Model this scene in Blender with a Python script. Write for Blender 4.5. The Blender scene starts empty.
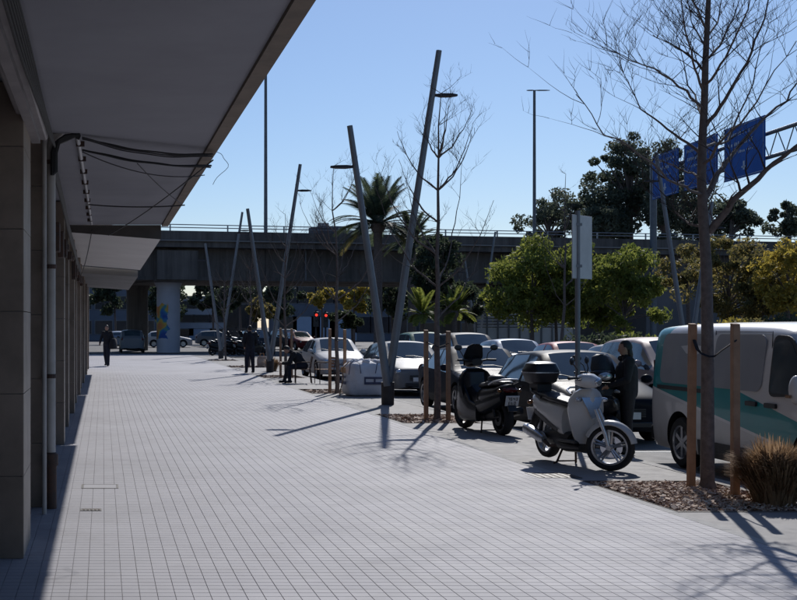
import bpy, bmesh, math, random
import numpy as np
from mathutils import Vector, Matrix

RND = random.Random(11)
scene = bpy.context.scene
COL = scene.collection
PI = math.pi

# ------------------------------------------------------------------ camera
cd = bpy.data.cameras.new('camera')
cam = bpy.data.objects.new('camera', cd)
COL.objects.link(cam)
cam.location = (0, 0, 1.75)
cam.rotation_euler = (PI / 2, 0, 0)
cd.sensor_fit = 'HORIZONTAL'
cd.sensor_width = 36.0
cd.lens = 1280 / 797 * 36.0
cd.shift_x = (398.5 - 103) / 797
cd.shift_y = 26 / 797
cd.clip_start = 0.1
cd.clip_end = 6000
scene.camera = cam

# ------------------------------------------------------------------ light
SUN_DIR = Vector((0.44, 1.30, 1.0)).normalized()      # towards the sun
SUN_EL = math.asin(SUN_DIR.z)
SUN_AZ = math.atan2(SUN_DIR.x, SUN_DIR.y)
world = bpy.data.worlds.new('World')
scene.world = world
world.use_nodes = True
wn = world.node_tree
for n in list(wn.nodes):
    wn.nodes.remove(n)
sky = wn.nodes.new('ShaderNodeTexSky')
sky.sky_type = 'NISHITA'
sky.sun_disc = False
sky.sun_elevation = SUN_EL
sky.sun_rotation = SUN_AZ
sky.altitude = 10
sky.air_density = 1.0
sky.dust_density = 0.25
sky.ozone_density = 8.0
bg = wn.nodes.new('ShaderNodeBackground')
bg.inputs['Strength'].default_value = 0.09
wo = wn.nodes.new('ShaderNodeOutputWorld')
tint = wn.nodes.new('ShaderNodeMix')                  # white balance of the picture
tint.data_type = 'RGBA'
tint.blend_type = 'MULTIPLY'
tint.inputs[0].default_value = 1.0
tint.inputs[7].default_value = (1.08, 0.98, 0.94, 1)
wn.links.new(sky.outputs[0], tint.inputs[6])
wn.links.new(tint.outputs[2], bg.inputs['Color'])
wn.links.new(bg.outputs[0], wo.inputs['Surface'])
sl = bpy.data.lights.new('sun', 'SUN')
sl.energy = 3.2
sl.angle = math.radians(0.53)
sl.color = (1.0, 0.965, 0.925)
sun = bpy.data.objects.new('sun', sl)
COL.objects.link(sun)
sun.location = (20, 60, 60)
sun.rotation_euler = SUN_DIR.to_track_quat('Z', 'Y').to_euler()
vs = scene.view_settings
vs.view_transform = 'Standard'
vs.look = 'None'
vs.gamma = 1.0
vs.exposure = 0.08
vs.use_curve_mapping = False

# ------------------------------------------------------------------ helpers
def G(px, py, zg=0.0):
    """ground point seen at a place of the picture, metres"""
    Y = 1280 * (1.75 - zg) / (py - 326)
    return ((px - 103) * Y / 1280, Y, zg)


def frames(pts):
    pts = [Vector(p) for p in pts]
    t0 = (pts[1] - pts[0]).normalized()
    up = Vector((0, 0, 1)) if abs(t0.z) < 0.9 else Vector((1, 0, 0))
    u = t0.cross(up).normalized()
    out = []
    for i, p in enumerate(pts):
        if i == 0:
            t = t0
        elif i == len(pts) - 1:
            t = (pts[i] - pts[i - 1]).normalized()
        else:
            t = (pts[i + 1] - pts[i - 1]).normalized()
        u = (u - t * u.dot(t))
        if u.length < 1e-6:
            u = t.orthogonal()
        u.normalize()
        out.append((p, u, t.cross(u).normalized()))
    return out


class MB:
    def __init__(self):
        self.v = []
        self.f = []

    def add(self, vs_, fs_):
        o = len(self.v)
        self.v += [tuple(p) for p in vs_]
        self.f += [tuple(i + o for i in q) for q in fs_]
        return self

    def bx(self, x0, x1, y0, y1, z0, z1):
        return self.add([(x0, y0, z0), (x1, y0, z0), (x1, y1, z0), (x0, y1, z0),
                         (x0, y0, z1), (x1, y0, z1), (x1, y1, z1), (x0, y1, z1)],
                        [(0, 3, 2, 1), (4, 5, 6, 7), (0, 1, 5, 4), (1, 2, 6, 5), (2, 3, 7, 6), (3, 0, 4, 7)])

    def obox(self, c, s, m=None):
        """box with centre, full size and a rotation matrix"""
        c = Vector(c)
        vs_ = []
        for sx, sy, sz in ((-1, -1, -1), (1, -1, -1), (1, 1, -1), (-1, 1, -1), (-1, -1, 1), (1, -1, 1), (1, 1, 1), (-1, 1, 1)):
            p = Vector((sx * s[0] / 2, sy * s[1] / 2, sz * s[2] / 2))
            if m is not None:
                p = m @ p
            vs_.append(c + p)
        return self.add(vs_, [(0, 3, 2, 1), (4, 5, 6, 7), (0, 1, 5, 4), (1, 2, 6, 5), (2, 3, 7, 6), (3, 0, 4, 7)])

    def path(self, pts, radii, n=8, caps=True, flat=1.0):
        if not isinstance(radii, (list, tuple)):
            radii = [radii] * len(pts)
        vs_, fs_ = [], []
        for (p, u, w), r in zip(frames(pts), radii):
            for k in range(n):
                a = 2 * PI * k / n
                vs_.append(p + u * (math.cos(a) * r) + w * (math.sin(a) * r * flat))
        for i in range(len(pts) - 1):
            for k in range(n):
                k2 = (k + 1) % n
                fs_.append((i * n + k, i * n + k2, (i + 1) * n + k2, (i + 1) * n + k))
        if caps:
            fs_.append(tuple(range(n - 1, -1, -1)))
            b = (len(pts) - 1) * n
            fs_.append(tuple(b + k for k in range(n)))
        return self.add(vs_, fs_)

    def tube(self, p0, p1, r0, r1=None, n=10):
        return self.path([p0, p1], [r0, r0 if r1 is None else r1], n)

    def lathe(self, prof, c=(0, 0, 0), axis='z', n=24, close=False):
        vs_, fs_ = [], []
        m = len(prof)
        for k in range(n):
            a = 2 * PI * k / n
            ca, sa = math.cos(a), math.sin(a)
            for r, h in prof:
                if axis == 'z':
                    p = (c[0] + r * ca, c[1] + r * sa, c[2] + h)
                elif axis == 'y':
                    p = (c[0] + r * ca, c[1] + h, c[2] + r * sa)
                else:
                    p = (c[0] + h, c[1] + r * ca, c[2] + r * sa)
                vs_.append(p)
        for k in range(n):
            k2 = (k + 1) % n
            for j in range(m - 1 + (1 if close else 0)):
                j2 = (j + 1) % m
                fs_.append((k * m + j, k2 * m + j, k2 * m + j2, k * m + j2))
        return self.add(vs_, fs_)

    def ell(self, c, r, nu=16, nv=10, m=None):
        vs_, fs_ = [], []
        c = Vector(c)
        for j in range(nv + 1):
            th = PI * j / nv
            for i in range(nu):
                a = 2 * PI * i / nu
                p = Vector((r[0] * math.sin(th) * math.cos(a), r[1] * math.sin(th) * math.sin(a), r[2] * math.cos(th)))
                if m is not None:
                    p = m @ p
                vs_.append(c + p)
        for j in range(nv):
            for i in range(nu):
                i2 = (i + 1) % nu
                fs_.append((j * nu + i, (j + 1) * nu + i, (j + 1) * nu + i2, j * nu + i2))
        return self.add(vs_, fs_)

    def prism(self, poly, axis, d0, d1):
        n = len(poly)
        def P(a, b, d):
            return (a, b, d) if axis == 'z' else ((a, d, b) if axis == 'y' else (d, a, b))
        vs_ = [P(a, b, d0) for a, b in poly] + [P(a, b, d1) for a, b in poly]
        fs_ = [tuple(range(n - 1, -1, -1)), tuple(range(n, 2 * n))]
        for i in range(n):
            j = (i + 1) % n
            fs_.append((i, j, n + j, n + i))
        return self.add(vs_, fs_)

    def loft(self, secs, close=True, caps=True):
        n = len(secs[0])
        vs_ = [p for s in secs for p in s]
        fs_ = []
        for i in range(len(secs) - 1):
            for k in range(n if close else n - 1):
                k2 = (k + 1) % n
                fs_.append((i * n + k, i * n + k2, (i + 1) * n + k2, (i + 1) * n + k))
        if caps and close:
            fs_.append(tuple(range(n - 1, -1, -1)))
            b = (len(secs) - 1) * n
            fs_.append(tuple(b + k for k in range(n)))
        return self.add(vs_, fs_)

    def mesh(self, name):
        me = bpy.data.meshes.new(name)
        me.from_pydata(self.v, [], self.f)
        bm = bmesh.new()
        bm.from_mesh(me)
        bmesh.ops.recalc_face_normals(bm, faces=bm.faces)
        bm.to_mesh(me)
        bm.free()
        return me

    def build(self, name, mat, parent=None, smooth=False, bevel=0.0, sub=0, loc=None, seg=2):
        me = self.mesh(name)
        me.materials.append(mat)
        return link(name, me, parent, smooth, bevel, sub, loc, seg)


def link(name, me, parent=None, smooth=False, bevel=0.0, sub=0, loc=None, seg=2):
    if smooth or bevel:
        me.shade_smooth()
        me.set_sharp_from_angle(angle=math.radians(42))
    o = bpy.data.objects.new(name, me)
    COL.objects.link(o)
    if parent is not None:
        o.parent = parent
    if loc is not None:
        o.location = loc
    if bevel:
        b = o.modifiers.new('bevel', 'BEVEL')
        b.width = bevel
        b.segments = seg
        b.limit_method = 'ANGLE'
        b.angle_limit = math.radians(40)
    if sub:
        s = o.modifiers.new('subdivision', 'SUBSURF')
        s.levels = s.render_levels = sub
    return o


def tag(o, label=None, cat=None, group=None, kind=None):
    if label: o['label'] = label
    if cat: o['category'] = cat
    if group: o['group'] = group
    if kind: o['kind'] = kind
    return o


def thing(name, label, cat, loc=(0, 0, 0), rz=0.0, group=None):
    o = bpy.data.objects.new(name, None)
    COL.objects.link(o)
    o.location = loc
    o.rotation_euler = (0, 0, rz)
    o.empty_display_size = 0.2
    return tag(o, label, cat, group)


def copy_tree(o, parent=None):
    c = o.copy()
    COL.objects.link(c)
    c.parent = parent
    for ch in list(o.children):
        copy_tree(ch, c)
    return c


def dup(o, loc, rz, label, group=None):
    c = copy_tree(o)
    c.location = loc
    c.rotation_euler = (0, 0, rz)
    c['label'] = label
    if group: c['group'] = group
    return c


def evaluated(o):
    dg = bpy.context.evaluated_depsgraph_get()
    return bpy.data.meshes.new_from_object(o.evaluated_get(dg))


def drop(o):
    bpy.data.objects.remove(o, do_unlink=True)


# ------------------------------------------------------------------ materials
def newmat(name):
    m = bpy.data.materials.new(name)
    m.use_nodes = True
    nt = m.node_tree
    return m, nt, nt.nodes['Principled BSDF']


def node(nt, t, **kw):
    n = nt.nodes.new(t)
    for k, v in kw.items():
        setattr(n, k, v)
    return n


def mixc(nt, fac, a, b, mode='MIX'):
    n = node(nt, 'ShaderNodeMix', data_type='RGBA', blend_type=mode)
    for i, v in ((0, fac), (6, a), (7, b)):
        if hasattr(v, 'links') or hasattr(v, 'is_linked'):
            nt.links.new(v, n.inputs[i])
        elif i == 0:
            n.inputs[0].default_value = v
        else:
            n.inputs[i].default_value = (*v, 1)
    return n.outputs[2]


def noise_(nt, vec, scale, detail=5, rough=0.6):
    n = node(nt, 'ShaderNodeTexNoise')
    n.inputs['Scale'].default_value = scale
    n.inputs['Detail'].default_value = detail
    n.inputs['Roughness'].default_value = rough
    if vec is not None:
        nt.links.new(vec, n.inputs['Vector'])
    return n.outputs[0]


def ramp(nt, fac, stops):
    n = node(nt, 'ShaderNodeValToRGB')
    e = n.color_ramp.elements
    while len(e) < len(stops):
        e.new(0.5)
    for q, (p, c) in zip(e, stops):
        q.position = p
        q.color = (*c, 1) if len(c) == 3 else c
    nt.links.new(fac, n.inputs[0])
    return n.outputs[0]


def mth(nt, op, a, b=None):
    n = node(nt, 'ShaderNodeMath', operation=op)
    for i, v in ((0, a), (1, b)):
        if v is None:
            continue
        if isinstance(v, (int, float)):
            n.inputs[i].default_value = v
        else:
            nt.links.new(v, n.inputs[i])
    return n.outputs[0]


def wpos(nt):
    return node(nt, 'ShaderNodeNewGeometry').outputs['Position']


def opos(nt):
    return node(nt, 'ShaderNodeTexCoord').outputs['Object']


def M(name, c1, c2=None, scale=3.0, rough=0.6, metal=0.0, bump=0.0, bscale=60, coat=0.0, spec=0.5, island=None, rvar=0.12, local=False):
    m, nt, b = newmat(name)
    vec = opos(nt) if local else wpos(nt)
    if c2 is None:
        c2 = tuple(x * 0.82 for x in c1)
    nz = noise_(nt, vec, scale)
    f = ramp(nt, nz, [(0.32, (0, 0, 0)), (0.68, (1, 1, 1))])
    col = mixc(nt, f, c1, c2)
    if island:
        g = node(nt, 'ShaderNodeNewGeometry').outputs['Random Per Island']
        r = ramp(nt, g, [(i / (len(island) - 1), c) for i, c in enumerate(island)])
        col = mixc(nt, 0.8, col, r)
    nt.links.new(col, b.inputs['Base Color'])
    n2 = noise_(nt, vec, scale * 4.3)
    rr = mth(nt, 'ADD', mth(nt, 'MULTIPLY', n2, rvar * 2), rough - rvar)
    nt.links.new(rr, b.inputs['Roughness'])
    b.inputs['Metallic'].default_value = metal
    b.inputs['Specular IOR Level'].default_value = spec
    if coat:
        b.inputs['Coat Weight'].default_value = coat
        b.inputs['Coat Roughness'].default_value = 0.05
    if bump:
        bn = node(nt, 'ShaderNodeBump')
        bn.inputs['Strength'].default_value = bump
        bn.inputs['Distance'].default_value = 0.02
        nt.links.new(noise_(nt, vec, bscale, 8), bn.inputs['Height'])
        nt.links.new(bn.outputs[0], b.inputs['Normal'])
    return m


TILE = 0.115
TX0, TX1 = -1.14, 5.301


def tile_material(name, joints):
    m, nt, b = newmat(name)
    p = wpos(nt)
    sep = node(nt, 'ShaderNodeSeparateXYZ')
    nt.links.new(p, sep.inputs[0])
    ux = mth(nt, 'DIVIDE', mth(nt, 'SUBTRACT', sep.outputs[0], TX0), TILE)
    uy = mth(nt, 'DIVIDE', sep.outputs[1], TILE)
    cmb = node(nt, 'ShaderNodeCombineXYZ')
    nt.links.new(mth(nt, 'FLOOR', ux), cmb.inputs[0])
    nt.links.new(mth(nt, 'FLOOR', uy), cmb.inputs[1])
    wn_ = node(nt, 'ShaderNodeTexWhiteNoise', noise_dimensions='2D')
    nt.links.new(cmb.outputs[0], wn_.inputs['Vector'])
    r = wn_.outputs['Value']
    # batches of two by two tiles came from the same mould
    cm2 = node(nt, 'ShaderNodeCombineXYZ')
    nt.links.new(mth(nt, 'FLOOR', mth(nt, 'DIVIDE', ux, 2)), cm2.inputs[0])
    nt.links.new(mth(nt, 'FLOOR', mth(nt, 'DIVIDE', uy, 2)), cm2.inputs[1])
    w2 = node(nt, 'ShaderNodeTexWhiteNoise', noise_dimensions='2D')
    nt.links.new(cm2.outputs[0], w2.inputs['Vector'])
    col = mixc(nt, r, (0.336, 0.328, 0.356), (0.352, 0.344, 0.372))
    col = mixc(nt, mth(nt, 'MULTIPLY', w2.outputs['Value'], 0.10), col, (0.28, 0.275, 0.305))
    big = ramp(nt, noise_(nt, p, 0.35, 4), [(0.35, (0.86, 0.86, 0.86)), (0.65, (1.04, 1.04, 1.04))])
    col = mixc(nt, 1.0, col, big, 'MULTIPLY')
    st = ramp(nt, noise_(nt, p, 2.2, 7, 0.7), [(0.30, (0.84, 0.83, 0.82)), (0.5, (1, 1, 1))])
    col = mixc(nt, 0.8, col, st, 'MULTIPLY')
    wear = ramp(nt, noise_(nt, p, 0.8, 8, 0.72), [(0.28, (0.78, 0.775, 0.77)), (0.44, (1, 1, 1))])
    col = mixc(nt, 0.7, col, wear, 'MULTIPLY')
    gum = node(nt, 'ShaderNodeTexVoronoi')
    gum.inputs['Scale'].default_value = 2.3
    nt.links.new(p, gum.inputs['Vector'])
    gs = ramp(nt, gum.outputs['Distance'], [(0.035, (0.45, 0.45, 0.45)), (0.06, (1, 1, 1))])
    col = mixc(nt, 0.75, col, gs, 'MULTIPLY')
    if joints:
        fx = mth(nt, 'ABSOLUTE', mth(nt, 'SUBTRACT', mth(nt, 'FRACT', ux), 0.5))
        fy = mth(nt, 'ABSOLUTE', mth(nt, 'SUBTRACT', mth(nt, 'FRACT', uy), 0.5))
        j = mth(nt, 'GREATER_THAN', mth(nt, 'MAXIMUM', fx, fy), 0.472)
        col = mixc(nt, mth(nt, 'MULTIPLY', j, 0.6), col, (0.17, 0.165, 0.18))
    nt.links.new(col, b.inputs['Base Color'])
    nt.links.new(mth(nt, 'ADD', mth(nt, 'MULTIPLY', noise_(nt, p, 1.3, 5), 0.12), mth(nt, 'ADD', mth(nt, 'MULTIPLY', r, 0.025), 0.64)), b.inputs['Roughness'])
    bn = node(nt, 'ShaderNodeBump')
    bn.inputs['Strength'].default_value = 0.25
    bn.inputs['Distance'].default_value = 0.004
    nt.links.new(noise_(nt, p, 90, 6), bn.inputs['Height'])
    nt.links.new(bn.outputs[0], b.inputs['Normal'])
    return m


m_tile = tile_material('paving_tile', False)
m_tilefar = tile_material('paving_tile_with_joints', True)
m_joint = M('mortar_joint', (0.29, 0.286, 0.30), (0.21, 0.207, 0.218), 6, 0.9)
m_conc = M('smooth_concrete', (0.245, 0.235, 0.235), (0.195, 0.187, 0.185), 1.3, 0.75, bump=0.15, bscale=70)
m_kerb = M('kerb_stone', (0.34, 0.335, 0.33), (0.27, 0.265, 0.26), 3, 0.8, bump=0.15)
m_asph = M('asphalt', (0.105, 0.10, 0.10), (0.075, 0.072, 0.074), 0.5, 0.8, bump=0.3, bscale=150)
m_roadpaint = M('road_paint', (0.7, 0.7, 0.68), (0.45, 0.45, 0.44), 5, 0.7)
m_soil = M('bed_soil', (0.09, 0.06, 0.045), (0.05, 0.035, 0.028), 9, 0.95)
m_bark = M('bark_chips', (0.22, 0.13, 0.09), (0.12, 0.07, 0.05), 30, 0.85,
           island=[(0.12, 0.075, 0.055), (0.42, 0.28, 0.20), (0.62, 0.47, 0.36), (0.80, 0.70, 0.60), (0.32, 0.19, 0.135), (0.66, 0.50, 0.39), (0.78, 0.66, 0.55)])
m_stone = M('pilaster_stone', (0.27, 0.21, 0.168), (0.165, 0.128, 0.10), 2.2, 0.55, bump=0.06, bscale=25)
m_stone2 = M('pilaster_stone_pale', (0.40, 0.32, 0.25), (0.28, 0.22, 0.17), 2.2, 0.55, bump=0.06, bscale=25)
m_wall = M('shopfront_wall', (0.10, 0.088, 0.08), (0.065, 0.058, 0.053), 1.5, 0.7)
m_shutter = M('roller_shutter', (0.13, 0.12, 0.115), (0.085, 0.08, 0.078), 2, 0.5, metal=0.3)
m_canopy = M('canopy_soffit', (0.37, 0.372, 0.405), (0.29, 0.292, 0.32), 0.45, 0.85, bump=0.04, bscale=14)
m_canopy_w = M('canopy_soffit_white', (0.84, 0.81, 0.77), (0.76, 0.73, 0.69), 0.8, 0.8)
m_fascia = M('canopy_lip', (0.23, 0.175, 0.125), (0.15, 0.115, 0.085), 3, 0.7)
m_plaster = M('facade_plaster', (0.42, 0.37, 0.32), (0.33, 0.29, 0.25), 0.7, 0.85)
m_awning = M('awning_box', (0.30, 0.27, 0.27), (0.22, 0.20, 0.20), 2, 0.5)
m_pipe = M('painted_pipe', (0.46, 0.43, 0.40), (0.33, 0.30, 0.27), 3, 0.5)
m_iron = M('rusty_iron', (0.045, 0.035, 0.032), (0.09, 0.045, 0.03), 12, 0.75)
m_cable = M('black_cable', (0.02, 0.02, 0.022), None, 10, 0.55)
m_conduit = M('white_conduit', (0.62, 0.62, 0.63), (0.5, 0.5, 0.5), 8, 0.45)
m_bridge = M('bridge_concrete', (0.155, 0.142, 0.135), (0.095, 0.088, 0.085), 0.35, 0.85, bump=0.1, bscale=4)
nt = m_bridge.node_tree
_b = nt.nodes['Principled BSDF']
_mp = node(nt, 'ShaderNodeMapping')
_mp.inputs['Scale'].default_value = (1.6, 1.6, 0.10)
nt.links.new(wpos(nt), _mp.inputs['Vector'])
_st = ramp(nt, noise_(nt, _mp.outputs[0], 1.0, 6, 0.7), [(0.35, (0.55, 0.54, 0.53)), (0.6, (1.05, 1.03, 1.0))])
nt.links.new(mixc(nt, 1.0, _b.inputs['Base Color'].links[0].from_socket, _st, 'MULTIPLY'), _b.inputs['Base Color'])
m_bridge2 = M('bridge_ledge', (0.26, 0.25, 0.24), (0.19, 0.18, 0.175), 0.5, 0.85)
m_rail = M('galvanised_rail', (0.36, 0.37, 0.39), (0.27, 0.28, 0.29), 4, 0.5, metal=0.6)
m_lamp = M('lamp_grey_paint', (0.20, 0.215, 0.235), (0.16, 0.17, 0.185), 3, 0.45, metal=0.25)
m_lampdark = M('lamp_sleeve', (0.055, 0.05, 0.05), (0.035, 0.03, 0.03), 6, 0.7)
m_mast = M('mast_steel', (0.15, 0.16, 0.18), (0.11, 0.12, 0.135), 2, 0.5, metal=0.4)
m_trunk = M('grey_bark', (0.18, 0.145, 0.132), (0.105, 0.085, 0.077), 14, 0.9, bump=0.5, bscale=35)
m_twig = M('twig_bark', (0.06, 0.044, 0.04), (0.04, 0.03, 0.027), 10, 0.85)
m_stake = M('stake_wood', (0.38, 0.23, 0.145), (0.27, 0.16, 0.10), 7, 0.8, bump=0.15, bscale=40)
m_strap = M('black_strap', (0.015, 0.015, 0.018), None, 10, 0.7)
m_straw = M('straw_grass', (0.42, 0.25, 0.12), (0.26, 0.15, 0.07), 9, 0.8,
            island=[(0.16, 0.10, 0.055), (0.36, 0.23, 0.13), (0.52, 0.36, 0.22), (0.24, 0.16, 0.09)])
nt = m_straw.node_tree
_b = nt.nodes['Principled BSDF']
_t = node(nt, 'ShaderNodeBsdfTranslucent')
nt.links.new(_b.inputs['Base Color'].links[0].from_socket, _t.inputs['Color'])
_m = node(nt, 'ShaderNodeMixShader')
_m.inputs[0].default_value = 0.45
nt.links.new(_b.outputs[0], _m.inputs[1])
nt.links.new(_t.outputs[0], _m.inputs[2])
nt.links.new(_m.outputs[0], nt.nodes['Material Output'].inputs['Surface'])
m_tyre = M('tyre_rubber', (0.018, 0.018, 0.019), (0.03, 0.028, 0.027), 9, 0.85)
m_rim = M('alloy_rim', (0.55, 0.56, 0.58), (0.42, 0.43, 0.45), 9, 0.3, metal=0.85)
m_chrome = M('chrome', (0.72, 0.74, 0.78), (0.6, 0.62, 0.66), 9, 0.14, metal=1.0, rvar=0.05)
m_black = M('black_plastic', (0.014, 0.014, 0.016), (0.022, 0.022, 0.025), 8, 0.45)
m_blackgloss = M('black_gloss', (0.010, 0.011, 0.014), (0.014, 0.015, 0.018), 6, 0.35, coat=0.35, spec=0.2, rvar=0.06)
m_seat = M('seat_vinyl', (0.016, 0.016, 0.018), (0.024, 0.024, 0.026), 8, 0.45, bump=0.1, bscale=200)
m_lens = M('clear_lens', (0.55, 0.58, 0.62), (0.4, 0.43, 0.48), 9, 0.1, metal=0.6, rvar=0.04)
m_redlens = M('red_lens', (0.10, 0.006, 0.006), (0.07, 0.005, 0.005), 9, 0.2)
m_orange = M('orange_lens', (0.22, 0.10, 0.03), (0.18, 0.07, 0.02), 9, 0.2)
m_plate = M('number_plate', (0.72, 0.72, 0.72), (0.62, 0.62, 0.62), 9, 0.4)
m_ink = M('plate_ink', (0.02, 0.02, 0.025), None, 9, 0.5)
m_glass = M('dark_car_glass', (0.06, 0.085, 0.10), (0.04, 0.06, 0.075), 2, 0.06, spec=0.9, rvar=0.03)  # bluish base lightened to stand in for sky reflected in the panes
m_arch = M('wheel_arch', (0.010, 0.010, 0.011), None, 9, 0.9)
m_silverp = M('scooter_silver', (0.58, 0.575, 0.56), (0.52, 0.515, 0.50), 3, 0.35, metal=0.0, coat=0.4, rvar=0.06)
m_skin = M('skin', (0.42, 0.25, 0.18), (0.36, 0.2, 0.14), 20, 0.55)
m_hair = M('dark_hair', (0.012, 0.009, 0.008), (0.02, 0.015, 0.012), 40, 0.55)
m_clothdark = M('dark_cloth', (0.012, 0.012, 0.016), (0.02, 0.02, 0.026), 12, 0.9)
m_clothnavy = M('navy_cloth', (0.014, 0.016, 0.028), (0.022, 0.025, 0.04), 12, 0.9)
m_clothgrey = M('grey_cloth', (0.10, 0.10, 0.115), (0.06, 0.06, 0.07), 12, 0.9)
m_shoe = M('shoe_leather', (0.012, 0.011, 0.011), None, 12, 0.6)
m_sack = M('woven_sack', (0.82, 0.81, 0.82), (0.70, 0.69, 0.71), 6, 0.75, bump=0.5, bscale=14)
m_sackband = M('sack_print', (0.06, 0.07, 0.13), (0.12, 0.12, 0.18), 6, 0.75)
m_sackprint = M('sack_print_orange', (0.42, 0.24, 0.10), (0.30, 0.18, 0.1), 9, 0.75)
m_blue = M('sign_blue', (0.035, 0.125, 0.42), (0.028, 0.105, 0.36), 0.4, 0.75, spec=0.15)
m_signwhite = M('sign_white', (0.75, 0.76, 0.78), None, 3, 0.5)
m_signback = M('sign_back', (0.33, 0.33, 0.34), (0.26, 0.26, 0.27), 3, 0.5, metal=0.2)
m_grille = M('grate_iron', (0.055, 0.052, 0.052), (0.09, 0.085, 0.08), 9, 0.6, metal=0.3)

GREENS = {
    'bright': [(0.045, 0.06, 0.012), (0.085, 0.10, 0.02), (0.13, 0.135, 0.03), (0.06, 0.075, 0.018)],
    'yellow': [(0.10, 0.085, 0.015), (0.17, 0.135, 0.025), (0.22, 0.16, 0.03), (0.09, 0.08, 0.02)],
    'dark': [(0.018, 0.026, 0.016), (0.03, 0.04, 0.022), (0.045, 0.055, 0.03), (0.022, 0.03, 0.02)],
    'grey': [(0.035, 0.044, 0.032), (0.055, 0.066, 0.045), (0.075, 0.085, 0.058), (0.045, 0.054, 0.04)],  # far evergreens: distance haze put into the leaf colour, lighter and greyer
    'brown': [(0.05, 0.048, 0.018), (0.085, 0.075, 0.024), (0.13, 0.10, 0.035), (0.045, 0.045, 0.02)],
}
m_leaf = {}
for k_, c_ in GREENS.items():
    lm, nt, b = newmat('leaves_' + k_)
    g = node(nt, 'ShaderNodeNewGeometry').outputs['Random Per Island']
    gain = 2.0 if k_ in ('dark', 'grey') else 2.5
    c = ramp(nt, g, [(i / 3, tuple(x * gain for x in q)) for i, q in enumerate(c_)])
    nt.links.new(c, b.inputs['Base Color'])
    b.inputs['Roughness'].default_value = 0.6
    tr = node(nt, 'ShaderNodeBsdfTranslucent')
    nt.links.new(c, tr.inputs['Color'])
    ms = node(nt, 'ShaderNodeMixShader')
    ms.inputs[0].default_value = 0.58
    nt.links.new(b.outputs[0], ms.inputs[1])
    nt.links.new(tr.outputs[0], ms.inputs[2])
    nt.links.new(ms.outputs[0], nt.nodes['Material Output'].inputs['Surface'])
    m_leaf[k_] = lm

def paint(name, c, metal=0.0, rough=0.45):
    return M(name, c, tuple(x * 0.93 for x in c), 1.2, rough, metal=metal * 0.3, coat=0.06 if max(c) < 0.08 else 0.14, spec=0.04, rvar=0.05)

# ------------------------------------------------------------------ ground, road, pavement
ROAD = -0.11
tag(MB().add([(-900, -60, ROAD - 0.02), (900, -60, ROAD - 0.02), (900, 1400, ROAD - 0.02), (-900, 1400, ROAD - 0.02)], [(0, 1, 2, 3)])
    .build('ground', m_asph), kind='structure')
tag(MB().add([(7.05, -30, ROAD), (34, -30, ROAD), (34, 84, ROAD), (7.05, 84, ROAD)], [(0, 1, 2, 3)])
    .build('road', M('street_asphalt', (0.12, 0.116, 0.116), (0.085, 0.082, 0.083), 0.8, 0.75, bump=0.3, bscale=150)), kind='structure')
# painted bay lines between the parked cars
rm = tag(thing('road_markings', None, None), kind='structure')
for i in range(9):
    y = 18.8 + i * 5.6
    MB().bx(7.2, 9.4, y, y + 0.1, ROAD + 0.002, ROAD + 0.005).build('bay_line', m_roadpaint, rm)
for i in range(9):
    y = 18 + i * 5
    MB().bx(9.45, 9.55, y, y + 2.6, ROAD + 0.002, ROAD + 0.005).build('bay_line', m_roadpaint, rm)

pav = tag(MB().bx(-30, 5.30, -12, 79.0, -0.30, -0.005).build('pavement', m_joint), kind='structure')
YN, YF = 46.0, 79.0
NYF = int(YN / TILE)
yfar = NYF * TILE
tag(MB().bx(TX0, 5.30, yfar, YF, -0.011, -0.001).build('far_paving', m_tilefar, pav), kind='stuff')
tag(MB().bx(-30, TX0 - 0.004, 52.4, YF, -0.011, -0.001).build('side_paving', m_tilefar, pav), kind='stuff')
NC = int((TX1 - TX0) / TILE)
h = TILE / 2
def tile_verts(s=0.0026, b=0.0014, d=0.006):
    a, e = h - s * 0.62, h - s
    c, f = a - b * 0.6, e - b
    return [(-a, -e, -d), (a, -e, -d), (a, e, -d), (-a, e, -d), (-c, -f, 0), (c, -f, 0), (c, f, 0), (-c, f, 0)]
TF = [(4, 5, 6, 7), (0, 1, 5, 4), (1, 2, 6, 5), (2, 3, 7, 6), (3, 0, 4, 7)]
tm = bpy.data.meshes.new('paving_tile')
tm.from_pydata(tile_verts(), [], TF)
tm.materials.append(m_tile)
base = np.array(tile_verts(), dtype=np.float64)
centres = []
j_near = int(8.16 / TILE)
singles = 0
rng = np.random.default_rng(5)
for j in range(-20, NYF):
    for i in range(NC):
        cx, cy = TX0 + (i + 0.5) * TILE, (j + 0.5) * TILE
        near = j_near <= j < j_near + 6 and -0.72 < cx < 4.9
        if near and singles < 300:
            o = bpy.data.objects.new('paving_tile', tm)
            COL.objects.link(o)
            o.parent = pav
            o.location = (cx, cy, rng.normal(0, 0.0001))
            o.rotation_euler = (rng.normal(0, 0.001), rng.normal(0, 0.001), 0)
            singles += 1
        else:
            centres.append((cx, cy))
C = np.array(centres)
n = len(C)
V = np.repeat(base[None], n, 0)
tilt = rng.normal(0, 0.001, (n, 2))
V[:, 4:, 2] += tilt[:, :1] * V[:, 4:, 0] + tilt[:, 1:] * V[:, 4:, 1] + rng.normal(0, 0.0001, (n, 1))
V[:, :, 0] += C[:, :1]
V[:, :, 1] += C[:, 1:]
V = V.reshape(-1, 3)
F = (np.array(TF)[None] + (np.arange(n) * 8)[:, None, None]).reshape(-1)
me = bpy.data.meshes.new('paving_tiles')
me.vertices.add(len(V))
me.vertices.foreach_set('co', V.ravel())
me.loops.add(len(F))
me.loops.foreach_set('vertex_index', F.astype(np.int32))
me.polygons.add(len(F) // 4)
me.polygons.foreach_set('loop_start', np.arange(0, len(F), 4, dtype=np.int32))
me.update(calc_edges=True)
me.shade_flat()
me.materials.append(m_tile)
tag(link('paving_tiles', me, pav), kind='stuff')

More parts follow.
